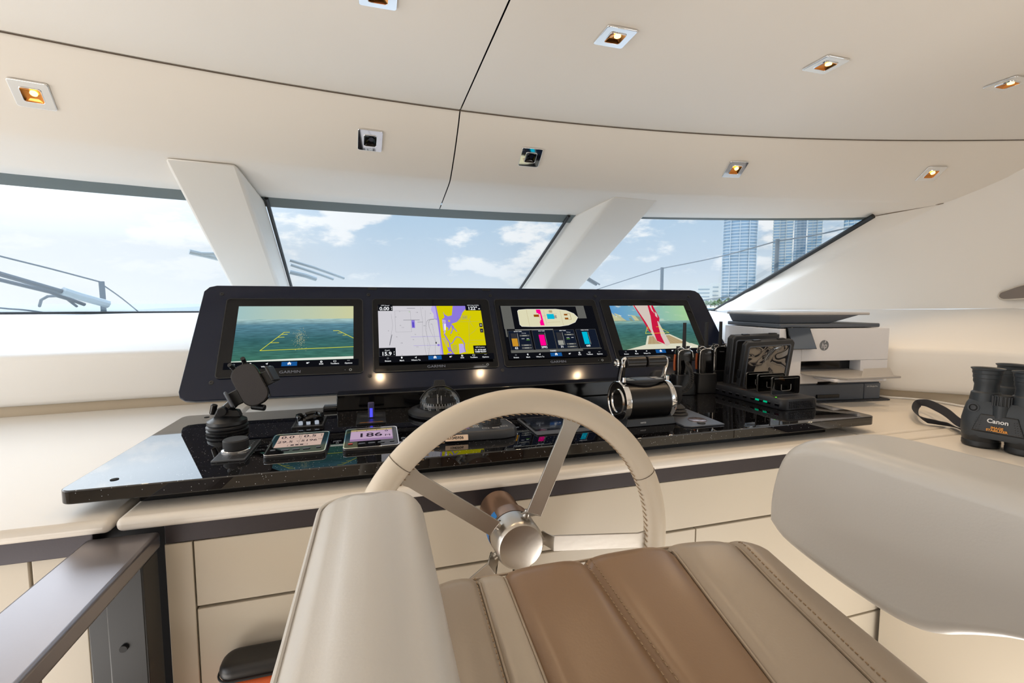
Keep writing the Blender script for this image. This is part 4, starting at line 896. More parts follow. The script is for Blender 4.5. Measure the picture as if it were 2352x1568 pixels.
# scanner lid and feeder
b = MB(); b.box2((.004, .006, z1+.003), (Wp-.04, Dp-.01, z1+.019), grey_d); b.build('scanner_lid', t, bevel=.004)
b = MB(); b.loft([[(.012, .02, z1+.019), (.235, .02, z1+.019), (.235, Dp-.03, z1+.019), (.012, Dp-.03, z1+.019)], [(.0, .006, z1+.052), (.355, .006, z1+.052), (.355, Dp-.02, z1+.052), (.0, Dp-.02, z1+.052)]], grey_d); b.build('document_feeder', t, bevel=.004)
b = MB(); b.prism(rrect(.412, Dp-.012, .012, 5, .204, Dp/2), z1+.052, z1+.062, mat('feeder_tray_silver', (176, 174, 174), .4)); b.build('feeder_tray', t, bevel=.003)
b = MB(); b.loft([[(.035, -.003, z1-.080), (.142, -.003, z1-.080), (.142, .004, z1-.080), (.035, .004, z1-.080)], [(.022, -.004, z1+.004), (.118, -.004, z1+.004), (.118, .006, z1+.004), (.022, .006, z1+.004)]], black_g); b.build('display_recess', t)
T_ = TR((.034, -.006, z1-.078)) @ RX(8) @ Matrix.Shear('XY', 4, (0, 0)) ; b = MB()
b.loft([[(.006, -.018, 0), (.112, -.018, 0), (.112, -.008, 0), (.006, -.008, 0)], [(-.010, -.004, .084), (.088, -.004, .084), (.088, .006, .084), (-.010, .006, .084)]], bezel_m, TR((.034, -.004, z1-.078))); b.build('touch_screen', t, bevel=.002)
d = Draw(TR((0, -.0004, 0)) @ RX(90)); d.c(.196, .222, .0205, mat('logo_grey', (104, 108, 112), .4), 36); d.t('hp', .1955, .2205, .031, grey_l, sx=.8, bold=-.0002, shear=.25)
d.l([(.193, .201), (.188, .188)], .0025, grey_l); d.l([(.203, .243), (.199, .232)], .0025, grey_l)
d.build('logo', t)
d = Draw(TR((0, -.0004, 0)) @ RX(90)); d.c(.015, .236, .0014, emat('blue_led', (120, 120, 255), 1.5)); d.build('status_light', t)
d = Draw(TR((0, .0034, 0)) @ RX(90)); d.t('HP OfficeJet Pro', Wp-.062, .052, .0075, prnt_w); d.t('2', Wp-.116, .038, .014, mat('logo_grey', (104, 108, 112), .4)); d.build('model_name', t)

# ================================================================ BINOCULARS
bg_ = mat('binocular_rubber', (46, 52, 58), .48, bump=(700, .15)); bd_ = mat('binocular_dark', (30, 33, 37), .42)
pb_ = atz(2316, 1018, 1.01)
def binoculars(loc, rz, label, group):
    t = thing('binoculars', label, 'binoculars', loc, (0, 0, R(rz)), group)
    s = 1.08
    for x in (-.040, .040):
        b = MB(); b.lathe([(.034, 0), (.0365, .004), (.0365, .014), (.0355, .016), (.0365, .018), (.037, .045), (.034, .060)], bd_, TR((x*s, 0, 0)) @ Matrix.Diagonal((s, s, s, 1)), 40); b.build('objective_barrel', t, ang=30)
        b = MB(); b.lathe([(.030, .118), (.031, .126), (.0285, .146), (.0245, .150), (.0235, .168), (.0265, .176), (.0262, .184), (.0275, .186), (.0275, .196), (.0290, .198), (.0290, .206), (.0325, .210), (.0322, .212), (.027, .210), (.023, .200), (.0, .198)], bg_, TR((x*s*.93, 0, 0)) @ Matrix.Diagonal((s*.98, s*.98, s*.94, 1)), 40); b.build('eyepiece', t, ang=30)
    b = MB()
    def sec(w_, d_, r, z, y=0): return [(x, yy+y, z) for x, yy in rrect(w_, d_, r, 6)]
    b.loft([sec(.166, .078, .036, .030), sec(.168, .082, .034, .045), sec(.166, .082, .030, .075), sec(.158, .076, .028, .100), sec(.150, .070, .026, .118), sec(.140, .062, .024, .128)], bg_); b.build('body', t, ang=60)
    b = MB(); b.loft([[(-.052, -.0415, .046), (.052, -.0415, .046), (.052, -.038, .046), (-.052, -.038, .046)], [(-.050, -.0455, .050), (.050, -.0455, .050), (.050, -.036, .050), (-.050, -.036, .050)], [(-.036, -.0425, .094), (.036, -.0425, .094), (.036, -.034, .096), (-.036, -.034, .096)]], bd_); b.build('front_grip', t, bevel=.004, seg=3)
    d = Draw(TR((0, -.0472, .062)) @ RX(86)); d.t('Canon', 0, .018, .0155, prnt_w, bold=.0004); d.t('IMAGE', 0, .001, .0082, prnt_o, bold=.0003); d.t('STABILIZER', 0, -.006, .0082, prnt_o, bold=.0003)
    for sx_ in (-1, 1):
        for i in range(3):
            for j in range(6): d.c(sx_*(.030+i*.005+.001*(6-j)), -.008+j*.006, .0008, black_g, 6)
    d.build('lettering', t)
    b = MB(); b.lathe([(.0165, .088), (.0165, .122), (.0, .124)], bg_, TR((0, -.028, 0)), 28); b.build('hinge_column', t)
    b = MB(); b.lathe([(.0185, .118), (.0195, .121), (.0195, .145), (.0175, .149), (0, .149)], bd_, TR((0, -.022, 0)), 28)
    for k in range(18): a = R(20*k); b.cyl((.0195*math.cos(a), -.022+.0195*math.sin(a), .120), (.0195*math.cos(a), -.022+.0195*math.sin(a), .146), .0021, bd_, n=6)
    b.build('focus_wheel', t)
    b = MB(); b.lathe([(.0125, 0), (.0125, .003), (.009, .003), (.0085, .0015), (.006, .004), (0, .0045)], bd_, TR((-.052, -.0355, .108)) @ RX(82), 24); b.build('stabilizer_button', t, ang=30)
    return t
bn = binoculars((1.605, .797, 1.0106), -79, 'front pair of dark grey binoculars lettered Canon, standing on the side counter', 'binoculars on the side counter')
q = atz(2300, 960, 1.01)
bn2 = dup(bn, (1.768, .828, 1.0106), (0, 0, R(-80)), 'rear pair of dark binoculars, its eyepieces showing behind the front pair')
def band(name, spec, w_, m, label, cat):
    P = catmull([atz(px, py, z) for px, py, z in spec], 6); b = MB(); rows = []
    for i, p in enumerate(P):
        tg_ = (P[min(i+1, len(P)-1)]-P[max(i-1, 0)]).normalized(); u = i/(len(P)-1); tw = R(spec[0][2]*0+ (10+150*u))
        side = tg_.cross(V((0, 0, 1))).normalized(); wd = (V((0, 0, 1))*math.cos(tw*.45)+side*math.sin(tw*.45)).normalized()*w_/2; nn = tg_.cross(wd).normalized()*.0012
        rows.append([p-wd-nn, p+wd-nn, p+wd+nn, p-wd+nn])
    b.loft(rows, m); return tag(b.build(name, ang=50), label, cat)
band('strap', [(2226, 980, 1.034), (2200, 968, 1.045), (2178, 950, 1.052), (2158, 938, 1.052), (2128, 925, 1.048), (2108, 927, 1.040), (2102, 944, 1.033), (2120, 962, 1.028), (2152, 970, 1.022), (2185, 976, 1.02), (2205, 985, 1.022), (2228, 988, 1.026)], .026, mat('strap_navy_web', (40, 42, 52), .75, bump=(900, .5)), 'dark webbing neck strap looping across the counter from the binoculars', 'strap')
b = MB(); b.tube(catmull([atz(px, py, 1.0145) for px, py in ((2000, 905), (2035, 911), (2090, 915), (2150, 922), (2225, 935), (2300, 950), (2352, 958))], 6), .0042, white_p)
tag(b.build('cable'), 'white cable lying along the back of the counter from the printer', 'cable')

# ================================================================ PHONE MOUNT
t = slabthing('phone_mount', 'black suction-cup phone holder on an angled arm, left end of the slab', 'phone holder', (-.385, 1.400))
b = MB(); b.lathe([(.049, 0), (.050, .004), (.046, .007), (.050, .010), (.050, .014), (.046, .017), (.048, .020), (.047, .028), (.034, .036), (.022, .040), (0, .041)], black_s, n=44); b.build('suction_base', t, ang=28)
b = MB(); b.loft([[(-.030, -.014, .036), (.036, -.014, .036), (.036, .014, .036), (-.030, .014, .036)], [(-.020, -.012, .062), (.030, -.012, .054), (.030, .012, .054), (-.020, .012, .062)]], black_s)
b.cyl((-.034, 0, .045), (-.028, 0, .072), .008, black_g, n=14); b.build('hinge_block', t, bevel=.003)
b = MB(); b.cyl((-.005, -.028, .055), (-.005, .028, .055), .012, black_s, n=20); b.build('hinge_knob', t, bevel=.002)
cp = aty(577, 884, 1.395); lc = cp-V((-.385, 1.400, ZT))
b = MB(); a0, a1 = V((-.005, 0, .052)), lc+V((-.010, .030, -.012))
b.tube([a0, a0.lerp(a1, .5), a1], [.014, .0135, .012], black_g, n=16); b.build('arm', t)
TC = TR(lc) @ RY(-27) @ RX(-14)
b = MB(); o_ = rrect(.070, .118, .030, 8); b.prism(o_, 0, .010, black_g, TC @ RX(90)); b.prism(rrect(.066, .114, .029, 8), .010, .0118, mat('carbon_pad', (38, 33, 34), .5, bump=(700, .3)), TC @ RX(90)); b.build('cradle', t, bevel=.0008)
b = MB(); b.box((0, .010, -.02), (.055, .018, .060), black_s, TC); b.build('cradle_back', t, bevel=.004)
for s_ in (-1, 1):
    b = MB(); b.box((s_*.046, .006, -.002 if s_ > 0 else -.012), (.036, .010, .040), black_s, TC)
    b.build('clamp_slide', t, bevel=.002)
    b = MB(); b.box((s_*.064, -.008, .000 if s_ > 0 else -.012), (.008, .036, .046), grey_d if s_ < 0 else black_s, TC @ TR((s_*.064, 0, 0)) @ RZ(-s_*14) @ TR((-s_*.064, 0, 0))); b.build('clamp', t, bevel=.004, seg=3)
    b = MB(); b.tube([TC @ V((s_*.014-.004, .0, .052)), TC @ V((s_*.016-.002, -.008, .064)), TC @ V((s_*.018, -.020, .070))], .0058, black_s, n=10); b.build('claw', t)
b = MB(); b.cyl(lc+V((-.002, .006, -.060)), lc+V((.032, -.004, -.064)), .0085, black_s, n=14); b.build('release_knob', t, bevel=.002)

# ================================================================ HELM CHAIR
ch = thing('helm_chair', 'cream and tan leather helm chair with broad padded armrests in the foreground', 'chair', (.33, .25, 0))
off = V((-.33, -.25, 0))
T0 = TR(off)
# left armrest: seen from above
La = thing('armrest', None, None); La.parent = ch; La.name = 'armrest_mount'
bpy.data.objects.remove(La)
b = MB(); b.pad(.138, .78, 1.040, 1.147, .050, .036, seat_w, T0 @ TR((-.013, .277, 0)) @ RZ(-.5), crown=.010, n=10, k=7); la = b.build('armrest', ch, ang=80)
b = MB()
pp = [V((x-.013, y+.277, 1.1355)) for x, y in rrect(.138-.018, .78-.018, .041, 8)][8:20]
pp[0].x -= .04; b.tube(pp, .0024, seat_w, T0, n=8); b.build('piping', la)
la2 = bpy.data.objects[la.name]
# right armrest: deep panel seen on its inner face
prof = [(1762, 1196), (1764, 1150), (1773, 1100), (1788, 1052), (1812, 1024), (1858, 1010), (1930, 1018)]
P = [atx(*q, .655) for q in prof]; Pb = [atx(*q, .655) for q in ((2230, 1466), (2130, 1462), (2050, 1430), (1950, 1365), (1850, 1290), (1790, 1238))]
out = [(p.y, p.z) for p in P]+[(.42, 1.196), (.28, 1.200), (.15, 1.200), (.06, 1.194), (.03, 1.17), (.04, 1.13), (.12, 1.09), (.22, 1.06), (.29, 1.04)]+[(p.y, p.z) for p in Pb]
def inset(poly, d):
    n_ = len(poly); o = []
    for i in range(n_):
        a, p, c = V(poly[i-1]), V(poly[i]), V(poly[(i+1) % n_]); t1 = (p-a).normalized(); t2 = (c-p).normalized(); t_ = (t1+t2).normalized(); o.append(p+V((t_.y, -t_.x))*d)
    return o
cl_ = catmull([(y, z, 0) for y, z in out+out[:1]], 3)[:-1]; out = [(p.x, p.y) for p in cl_]
c_ = V((.34, 1.10))
def shrink(poly, d):
    return [(c_.x+(y-c_.x)*(1-d/.30), c_.y+(z-c_.y)*(1-d/.10)) for y, z in poly]
rings = []
for i in range(8): q = R(90*i/7); rings.append([(.646+.036*(1-math.cos(q)), y, z) for y, z in shrink(out, .024*(1-math.sin(q)))])
for i in range(7, -1, -1): q = R(90*i/7); rings.append([(.800-.036*(1-math.cos(q)), y, z) for y, z in shrink(out, .024*(1-math.sin(q)))])
b = MB(); b.loft(rings, seat_w, T0); b.build('armrest', ch, ang=80)
# seat cushion: rising 6 degrees to the front, panels along its length
def seat_z(y, x): return 1.010 + (y-.60)*.105
SE = [(.045, 0), (.133, .02), (.171, .01), (.300, 0), (.442, .15), (.551, .13), (.606, .08)]
YT = .60; RO = .052
def sx(k, y): return SE[k][0]+(min(y, .60)-.58)*SE[k][1]
def dz(x): return -.012*max(0, (.10-x)/.06)**1.5 - .016*max(0, (x-.54)/.07)**2
def fy(x): return .030*max(0, (x-.40)/.21)**1.5+.006*max(0, (.12-x)/.08)
def seat_pt(x, y=None, ang=None, up=0.0):
    if ang is None: return V((x, y, seat_z(y, x)+dz(x)+up))
    q = R(ang); return V((x, YT-fy(x)+(RO+up)*math.sin(q), seat_z(YT, x)+dz(x)+up*math.cos(q)-RO*(1-math.cos(q))))
def seat_panel(k, m, name, crown=.007):
    b = MB(); nx = 12; rows = []
    def prof_(i): return crown*(1-(2*i/nx-1)**4)-(.005 if i in (0, nx) else 0)
    for y in (-.25, 0, .2, .32, .42, .50):
        r_ = []
        for i in range(nx+1): x = sx(k, y)+(sx(k+1, y)-sx(k, y))*i/nx; r_.append(seat_pt(x, min(y, YT-fy(x)-.01), None, prof_(i)))
        rows.append(r_)
    for a in range(0, 100, 9):
        r_ = []
        for i in range(nx+1): x = sx(k, YT)+(sx(k+1, YT)-sx(k, YT))*i/nx; r_.append(seat_pt(x, None, a, prof_(i)))
        rows.append(r_)
    rows.append([p+V((0, -.01, -.09)) for p in rows[-1]])
    L = [b.vv(r_, T0) for r_ in rows]
    for p, q in zip(L, L[1:]):
        for i in range(nx): b.face([p[i], p[i+1], q[i+1], q[i]], m)
    return b.build(name, ch, ang=80)
for k, (m, nm) in enumerate(((seat_c, 'side_bolster'), (mat('seat_pale_leather', (178, 166, 150), .36, bump=(300, .12)), 'seat_panel'), (seat_b, 'seat_panel'), (seat_b, 'seat_panel'), (seat_c, 'seat_panel'), (seat_c, 'side_bolster'))): seat_panel(k, m, nm, .004 if k == 1 else .008)
def seam_line(k, off, lift, last=70):
    o = [seat_pt(sx(k, y)+off, min(y, YT-.03), None, lift) for y in (-.2, 0, .2, .32, .42, .50)]
    o += [seat_pt(sx(k, YT)+off, None, a, lift) for a in (0, 15, 30, 45, 60, 75) if a <= last]
    return catmull(o, 5)
for k in (1, 2, 4, 5):
    b = MB(); b.tube(seam_line(k, 0, -.0015), .0020, seat_c, T0, n=6); b.build('piping', ch)
b = MB(); b.tube([seat_pt(x, None, 38, .0035+.003*abs(math.sin(x*40))*0) for x in xs(.045, .606, 40)], .0022, seat_c, T0, n=6); b.build('front_piping', ch)
for k, off in ((1, -.006), (3, -.0055), (3, .0055), (5, .007)):
    P = seam_line(k, off, .0050 if k == 3 else .0062, 15); b = MB()
    for i in range(len(P)-1):
        L = (P[i+1]-P[i]).length; kk = max(1, int(L/.0062))
        for j in range(kk):
            a = P[i].lerp(P[i+1], j/kk); c = P[i].lerp(P[i+1], (j+.55)/kk)
            if a.y > .05: b.tube([a, c], .0009, stitch_m, T0, n=4)
    s = b.build('stitching', ch); s['kind'] = 'stuff'
# front border between the seams and the seat edge, and the seat shell below
b = MB(); b.loft([[(.048, .48, .93), (.595, .44, .93), (.595, .44, .86), (.048, .48, .86)], [(.06, .60, .955), (.59, .57, .955), (.59, .57, .86), (.06, .60, .86)]], seat_c, T0)
b.box2((.05, -.3, .80), (.60, .47, .93), seat_c, T0); b.build('seat_shell', ch, bevel=.01, seg=3)
for x in (.045, .63):
    b = MB(); b.box2((x-.02, .0, .90), (x+.012, .10, 1.06), black_s, T0); b.build('armrest_bracket', ch, bevel=.004)
b = MB(); b.lathe([(.19, 0), (.19, .02), (.06, .05), (.055, .80)], steel, T0 @ TR((.33, .15, 0)), 40); b.build('pedestal', ch, ang=30)
# bag
q = aty(560, 1512, .955)
t = thing('bag', 'orange bag with a black padded top, at the bottom edge beside the left armrest', 'bag', (q.x+.045, .960, 0))
b = MB(); b.pad(.165, .062, 0, q.z-.028, .025, .015, mat('orange_nylon', (214, 92, 34), .5, bump=(500, .3)), n=6); b.build('body', t)
b = MB(); b.pad(.172, .068, q.z-.028, q.z+.004, .028, .014, mat('bag_black', (28, 26, 26), .4), n=6); b.build('lid', t)
b = MB(); b.tube([(x, y, q.z-.020) for x, y in rrect(.175, .071, .029, 6)], .002, black_m, closed=True, n=6); b.build('piping', t)
# ================================================================ DOWNLIGHTS
gold = mat('lamp_reflector_gold', (214, 140, 70), .18, metal=1)
def panel_hit(px, py):
    d = ray(px, py)
    p = O+d*((Z1-H)/d.z)
    if p.y <= S1(p.x): return p, V((0, 0, -1)), V((1, 0, 0))
    lo, hi = .3, 4.0
    def g(t):
        q = O+d*t; f = (q.y-S1(q.x))/(S2(q.x)-S1(q.x)); f = max(0, min(1, f)); return q.z-(Z1+(Z2-Z1)*f-(.004+.013*math.sin(math.pi*f)))
    a = .5
    for _ in range(400):
        if g(a) > 0: break
        a += .01
    lo = a-.01; hi = a
    for _ in range(30):
        m = (lo+hi)/2
        if g(m) > 0: hi = m
        else: lo = m
    q = O+d*hi; sl = (S1(q.x+.05)-S1(q.x-.05))/.1
    ex = V((1, sl, 0)).normalized(); dn = V((0, S2(q.x)-S1(q.x), Z2-Z1)).normalized(); nn = dn.cross(ex).normalized()
    if nn.z > 0: nn = -nn
    return q, nn, ex
def downlight(px, py, on, label):
    p, nn, ex = panel_hit(px, py); ey = nn.cross(ex).normalized(); ex = ey.cross(nn)
    t = thing('downlight', label, 'ceiling light', group=None)
    t.matrix_world = Matrix.Translation(p+nn*.0005) @ Matrix((ex, ey, nn)).transposed().to_4x4()
    s = .084
    b = MB(); b.ring(rrect(s, s, .006, 4), rrect(.043, .043, .006, 4), 0, .0055, chrome); b.build('frame', t, bevel=.0018, seg=3)
    b = MB(); b.ring(rrect(.046, .046, .007, 4), rrect(.0425, .0425, .006, 4), .004, .0075, chrome); b.build('rim', t, bevel=.0006)
    cup = gold if on else black_g
    b = MB(); b.loft([[(x, y, .0068) for x, y in rrect(.0428, .0428, .006, 4)], [(x, y, .0008) for x, y in rrect(.025, .025, .005, 4)]], cup, cap0=False); b.build('reflector', t, recalc=False)
    b = MB(); b.cyl((0.004, .005, .0010), (0.004, .005, .0045), .0085, orange_e if on else mat('lamp_off_glass', (24, 26, 40), .05), n=20); b.build('bulb', t)
    if on:
        l = bpy.data.lights.new('downlight_lamp', 'SPOT'); l.energy = on; l.color = (1, .72, .44); l.spot_size = R(105); l.spot_blend = .9; l.shadow_soft_size = .012
        o = bpy.data.objects.new('lamp', l); C.objects.link(o); o.parent = t; o.matrix_local = TR((0, 0, .012)) @ RX(180)
    return t
LP = 5.0
downlight(75, 216, LP*.5, 'lit square ceiling light at the far left of the brow over the port window')
downlight(850, 321, 0, 'unlit square ceiling light on the brow left of the centre seam')
downlight(1218, 360, 0, 'unlit square ceiling light on the brow just right of the centre seam')
downlight(1688, 388, LP, 'lit square ceiling light on the brow above the starboard window')
downlight(2138, 398, LP, 'lit square ceiling light on the brow nearest the right wall')
downlight(868, -14, LP, 'ceiling light cut off by the top edge of the picture, left of the centre seam')
downlight(1413, 82, LP, 'lit square ceiling light on the flat overhead just right of the centre seam')
downlight(1897, 146, LP*1.5, 'middle one of the three lit square lights on the flat overhead')
downlight(2315, 190, LP*1.5, 'lit square ceiling light at the right edge of the picture')
# recessed grab pocket on the starboard wall
wq = lambda px, py: atx(px, py, 2.80)
t = thing('grab_handle', 'pointed recessed grab handle in the right wall at the picture edge', 'handle')
P = [(2293, 681), (2297, 672), (2312, 666), (2352, 653), (2420, 640), (2470, 648), (2480, 668), (2440, 682), (2352, 686), (2305, 688)]
Q = catmull([wq(*p)+V((.0, 0, 0)) for p in P+P[:1]], 3)[:-1]
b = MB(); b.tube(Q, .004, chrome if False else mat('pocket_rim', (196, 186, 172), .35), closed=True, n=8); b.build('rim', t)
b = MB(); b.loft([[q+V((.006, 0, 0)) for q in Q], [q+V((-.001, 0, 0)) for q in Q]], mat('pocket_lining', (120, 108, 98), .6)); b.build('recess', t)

# ================================================================ OUTSIDE
steel_o = mat('outdoor_steel', (74, 80, 84), .35, metal=.6); dark_o = mat('dark_stanchion', (70, 80, 86), .5)
def outpt(px, py, y): return aty(px, py, y)
# port bow rail
t = thing('bow_rail', 'dark stanchion with sagging lifeline beyond the left window', 'railing', outpt(237, 718, 6.2))
o_ = -t.location
b = MB(); b.tube([outpt(233, 646, 6.2)+o_, outpt(236, 680, 6.2)+o_, V((outpt(238, 730, 6.2).x, 6.2, .90))+o_], .026, dark_o, n=12); b.build('stanchion', t)
for P in ([(-120, 556, 5.2), (0, 588, 5.6), (120, 618, 5.9), (233, 648, 6.2)], [(233, 652, 6.2), (280, 685, 6.7), (330, 726, 7.3)], [(-120, 690, 5.2), (0, 707, 5.6), (60, 712, 5.8), (130, 722, 6.0)]):
    b = MB(); b.tube(catmull([outpt(*p)+o_ for p in P], 4), .008, dark_o, n=6); b.build('lifeline', t)
t = thing('bow_rail', 'two dark stanchions joined by a lifeline beyond the right window', 'railing', outpt(1521, 700, 6.0))
o_ = -t.location
for px, y0, y1, yy in ((1521, 614, 690, 6.0), (1786, 549, 660, 4.3)):
    b = MB(); b.tube([outpt(px, y0, yy)+o_, V((outpt(px, y0, yy).x, yy, .90))+o_], .024 if yy > 5 else .022, dark_o, n=12); b.build('stanchion', t)
for P in ([(1360, 668, 7.6), (1440, 642, 6.8), (1521, 616, 6.0)], [(1521, 616, 6.0), (1650, 590, 5.1), (1786, 553, 4.3)], [(1786, 553, 4.3), (1870, 540, 3.9), (1960, 520, 3.5)], [(1480, 708, 7.0), (1620, 688, 5.6), (1760, 672, 4.5)]):
    b = MB(); b.tube(catmull([outpt(*p)+o_ for p in P], 4), .008, dark_o, n=6); b.build('lifeline', t)
# foredeck the rails stand on
b = MB(); b.prism([(-5.6, 3.6), (6.2, 3.6), (5.6, 5.5), (3.2, 9.0), (.4, 11.0), (-2.4, 9.0), (-4.8, 5.5)], .86, .90, mat('foredeck_gelcoat', (214, 212, 206), .4)); tag(b.build('foredeck'), 'white foredeck of the yacht below the windscreen', 'deck', kind='structure')
# wipers lying just outside the panes
def out_pane(px, py, off=.05):
    d = ray(px, py); lo, hi = 1.5, 6.0
    def g(s_): q = O+d*s_; y = q.y; a = S3(q.x); c = SBf(q.x); f = (y-a)/(c-a); return q.z-(Z3+(ZB-Z3)*f)
    for _ in range(40):
        m = (lo+hi)/2
        if (g(m) > 0): hi = m
        else: lo = m
    q = O+d*hi; return q+V((0, .43, .9)).normalized()*off
def wiper(label, arms, rods=.008, m=None):
    base = out_pane(*arms[0][1][0]); t = thing('windscreen_wiper', label, 'wiper', base)
    for name, P, r_, mm in arms:
        b = MB(); b.tube([out_pane(*p)-base for p in P], r_, mm, n=8); b.build(name, t)
lt = mat('wiper_pale', (146, 156, 160), .4)
wiper('pair of long parallel wiper arms low across the left window', [
    ('arm', [(-90, 628), (0, 652), (140, 690), (240, 716)], .013, steel_o), ('arm', [(-90, 645), (0, 665), (110, 690), (190, 718)], .010, steel_o),
    ('linkage', [(140, 688), (180, 700), (245, 717)], .022, lt), ('hose', [(86, 722), (90, 708), (105, 700), (125, 699), (150, 706), (172, 722)], .007, dark_o)])
wiper('pale wiper blade standing up beside the left pillar', [('blade', [(432, 598), (470, 606), (530, 620)], .013, lt), ('arm', [(440, 602), (500, 603), (540, 612)], .009, lt)])
wiper('silver wiper arms at the lower left corner of the middle window', [
    ('arm', [(664, 616), (720, 632), (790, 656)], .008, lt), ('arm', [(666, 626), (720, 643), (765, 658)], .008, lt), ('blade', [(664, 642), (700, 650), (725, 658)], .013, lt)])
wiper('short wiper arm at the lower left corner of the right window', [('arm', [(1337, 648), (1372, 668)], .010, steel_o), ('arm', [(1345, 648), (1380, 668)], .006, steel_o)])
# sea, beach, city
sea = bpy.data.materials.new('green_blue_sea'); n = nt_new(sea)
tcs = nd(n, 'ShaderNodeTexCoord').outputs['Object']
ns = nd(n, 'ShaderNodeTexNoise', {'Vector': tcs, 'Scale': .35, 'Detail': 8.0}).outputs[0]
bp = nd(n, 'ShaderNodeBump', {'Strength': .35, 'Distance': .6, 'Height': ns})
ps = nd(n, 'ShaderNodeBsdfPrincipled', {'Base Color': (.12, .22, .25, 1), 'Roughness': .22, 'Normal': bp.outputs[0]}); nd(n, 'ShaderNodeOutputMaterial', {0: ps.outputs[0]})
b = MB(); b.poly([(-6000, -200, 0), (6000, -200, 0), (6000, 9000, 0), (-6000, 9000, 0)], sea); o = b.build('sea'); o.location = (0, 0, -3.0); tag(o, 'calm pale blue-green sea outside the windscreen', 'sea', kind='structure')
def bearing(px): return math.atan((px-CX)/F)+YAW
def far(px, dist): a = bearing(px); return V((math.sin(a)*dist, math.cos(a)*dist, 0))
def elev(px, py, dist): a = bearing(px); d = ray(px, py); return H+d.z/math.hypot(d.x, d.y)*dist
glass_b = mat('tower_glass_blue', (104, 132, 152), .3, var=.10, vs_=.05); slab_b = mat('tower_slab_white', (168, 176, 182), .6)
beige_b = mat('tower_white_concrete', (176, 178, 174), .6)
def tower(px0, px1, topy, dist, fl, label, mw, mg, curved=True, cols=0, crown=False):
    c = far((px0+px1)/2, dist); w_ = (far(px0, dist)-far(px1, dist)).length; hh = elev(px0, topy, dist)+3.0
    a = bearing((px0+px1)/2)
    t = thing('tower_building', label, 'building', (c.x, c.y, -3.0), (0, 0, -a), 'high-rise towers on the shore')
    o_ = [(x*w_/2, y*w_*.28) for x, y in ([(math.cos(q), math.sin(q)) for q in [2*math.pi*i/28 for i in range(28)]] if curved else [(-1, -1), (-.3, -1), (-.3, -.75), (.3, -.75), (.3, -1), (1, -1), (1, 1), (-1, 1)])]
    b = MB(); b.prism([(x*.97, y*.97) for x, y in o_], 0, hh, mg); b.build('glazing', t)
    b = MB(); nf = int(hh/fl)
    for k in range(1, nf): b.prism([(x*1.0, y*1.0) for x, y in o_], k*fl, k*fl+fl*.30, mw)
    b.build('floor_slabs', t)
    b = MB()
    for q in ([(-1.0, -.5), (-.55, -.95), (.0, -1.03), (.55, -.95), (1.0, -.5)] if curved else [(-.98, -1.02), (-.32, -1.02), (.32, -1.02), (.98, -1.02)]): b.box((q[0]*w_/2*.97, q[1]*w_*.28, hh/2), (w_*.018, w_*.03, hh), mw)
    b.build('fins', t)
tower(1652, 1732, 380, 620, 3.6, 'curved blue glass tower, the leftmost high-rise in the right window', slab_b, glass_b, True)
tower(1766, 1812, 330, 700, 3.6, 'narrow white balconied tower right of the glass tower', beige_b, glass_b, False)
tower(1814, 1842, 300, 740, 3.6, 'bluish tower slice between two white towers', slab_b, glass_b, True)
tower(1844, 1878, 330, 720, 3.6, 'slim white tower just left of the diagonal window edge', beige_b, glass_b, False)
tower(1924, 1975, 280, 600, 3.6, 'white banded tower cut by the upper right corner of the right window', beige_b, glass_b, True)
t_ = far(1625, 560)
def lowblock(px0, px1, y0, dist, label, m):
    c = far((px0+px1)/2, dist); w_ = (far(px0, dist)-far(px1, dist)).length; hh = elev(px0, y0, dist)+3
    t = thing('low_building', label, 'building', (c.x, c.y, -3.0), (0, 0, -bearing((px0+px1)/2)))
    b = MB(); b.box2((-w_/2, -5, 0), (w_/2, 5, hh), m); b.build('walls', t)
    b = MB()
    for k in range(1, 6): b.box2((-w_*.46, -5.15, hh*k/6-.9), (w_*.3, -5.0, hh*k/6+.5), mat('window_band', (120, 134, 140), .3))
    b.build('window_bands', t)
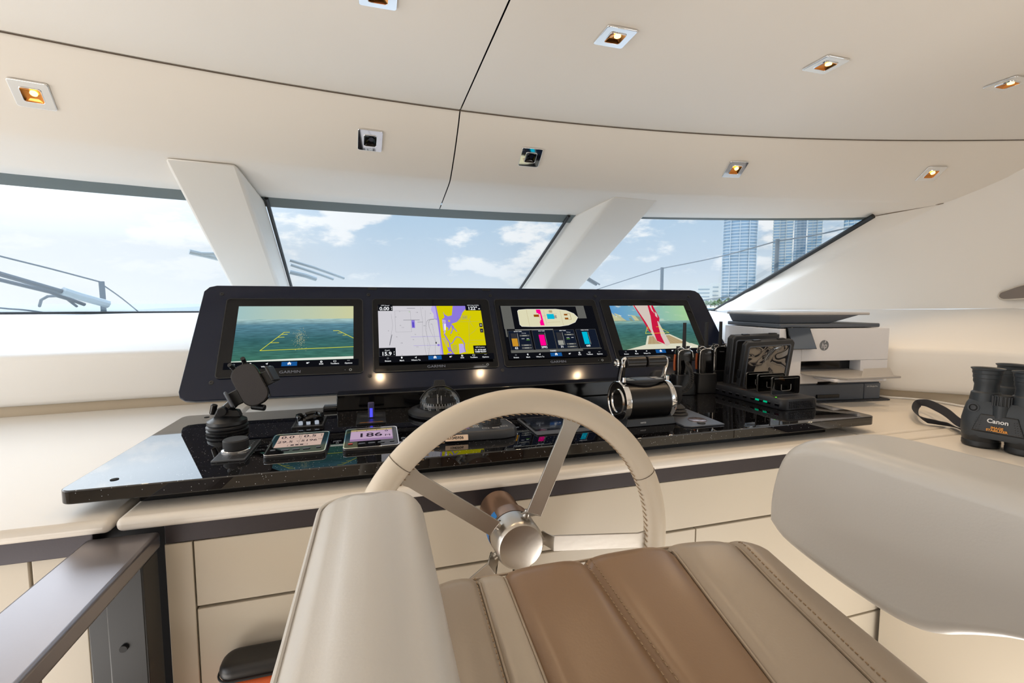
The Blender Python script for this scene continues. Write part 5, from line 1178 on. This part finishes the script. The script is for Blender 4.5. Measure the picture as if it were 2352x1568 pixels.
lowblock(1600, 1634, 656, 560, 'low white block with window bands on the shore', beige_b)
lowblock(1630, 1652, 650, 580, 'small taller white block beside the low one on the shore', beige_b)
P0, P1 = far(1560, 520), far(2100, 420)
b = MB(); a_, c_ = far(1500, 540), far(2200, 430)
b.hexa([a_+V((0, 0, -3.2)), c_+V((0, 0, -3.2)), c_*1.6+V((0, 0, -3.2)), a_*1.6+V((0, 0, -3.2))], [a_+V((0, 4, -2.2)), c_+V((0, 4, -2.2)), c_*1.6+V((0, 0, 0)), a_*1.6+V((0, 0, 0))], mat('beach_sand', (226, 208, 176), .9, var=.1, vs_=.1))
tag(b.build('beach'), 'pale sand beach below the towers', 'beach', kind='structure')
rt_ = random.Random(11)
fol = mat('palm_foliage', (104, 124, 84), .8, var=.35, vs_=.6)
def tree_mesh(h_):
    bm = bmesh.new(); 
    return bm
protos = []
for v in range(3):
    b = MB(); 
    for k in range(70):
        a = rt_.uniform(0, 6.28); r_ = rt_.uniform(0, 3.2); z = 3+rt_.uniform(0, 5)*(1-r_/4.5); c = V((r_*math.cos(a), r_*math.sin(a), z))
        d1 = V((rt_.uniform(-1, 1), rt_.uniform(-1, 1), rt_.uniform(-.6, .8))).normalized()*1.1; d2 = d1.orthogonal().normalized()*.8
        b.poly([c-d1-d2, c+d1-d2*.3, c+d1*.4+d2, c-d1*.6+d2], fol)
    b.cyl((0, 0, -1), (0, 0, 5), .35, mat('tree_bark', (120, 104, 84), .9), n=6)
    protos.append(b)
trees = []
for i in range(17):
    px = 1612+i*9.5; dist = 500+(i % 3)*13+rt_.uniform(-1, 1); p = far(px, dist)
    if i < 3: o = protos[i].build('beach_tree', recalc=False)
    else: o = trees[i % 3].copy(); C.objects.link(o)
    o.location = (p.x, p.y, -2.4); s_ = rt_.uniform(.8, 1.35); o.scale = (s_, s_, s_*rt_.uniform(.85, 1.2)); o.rotation_euler = (0, 0, rt_.uniform(0, 6))
    tag(o, 'green tree in the row along the beach below the towers', 'tree', 'trees along the beach'); trees.append(o)
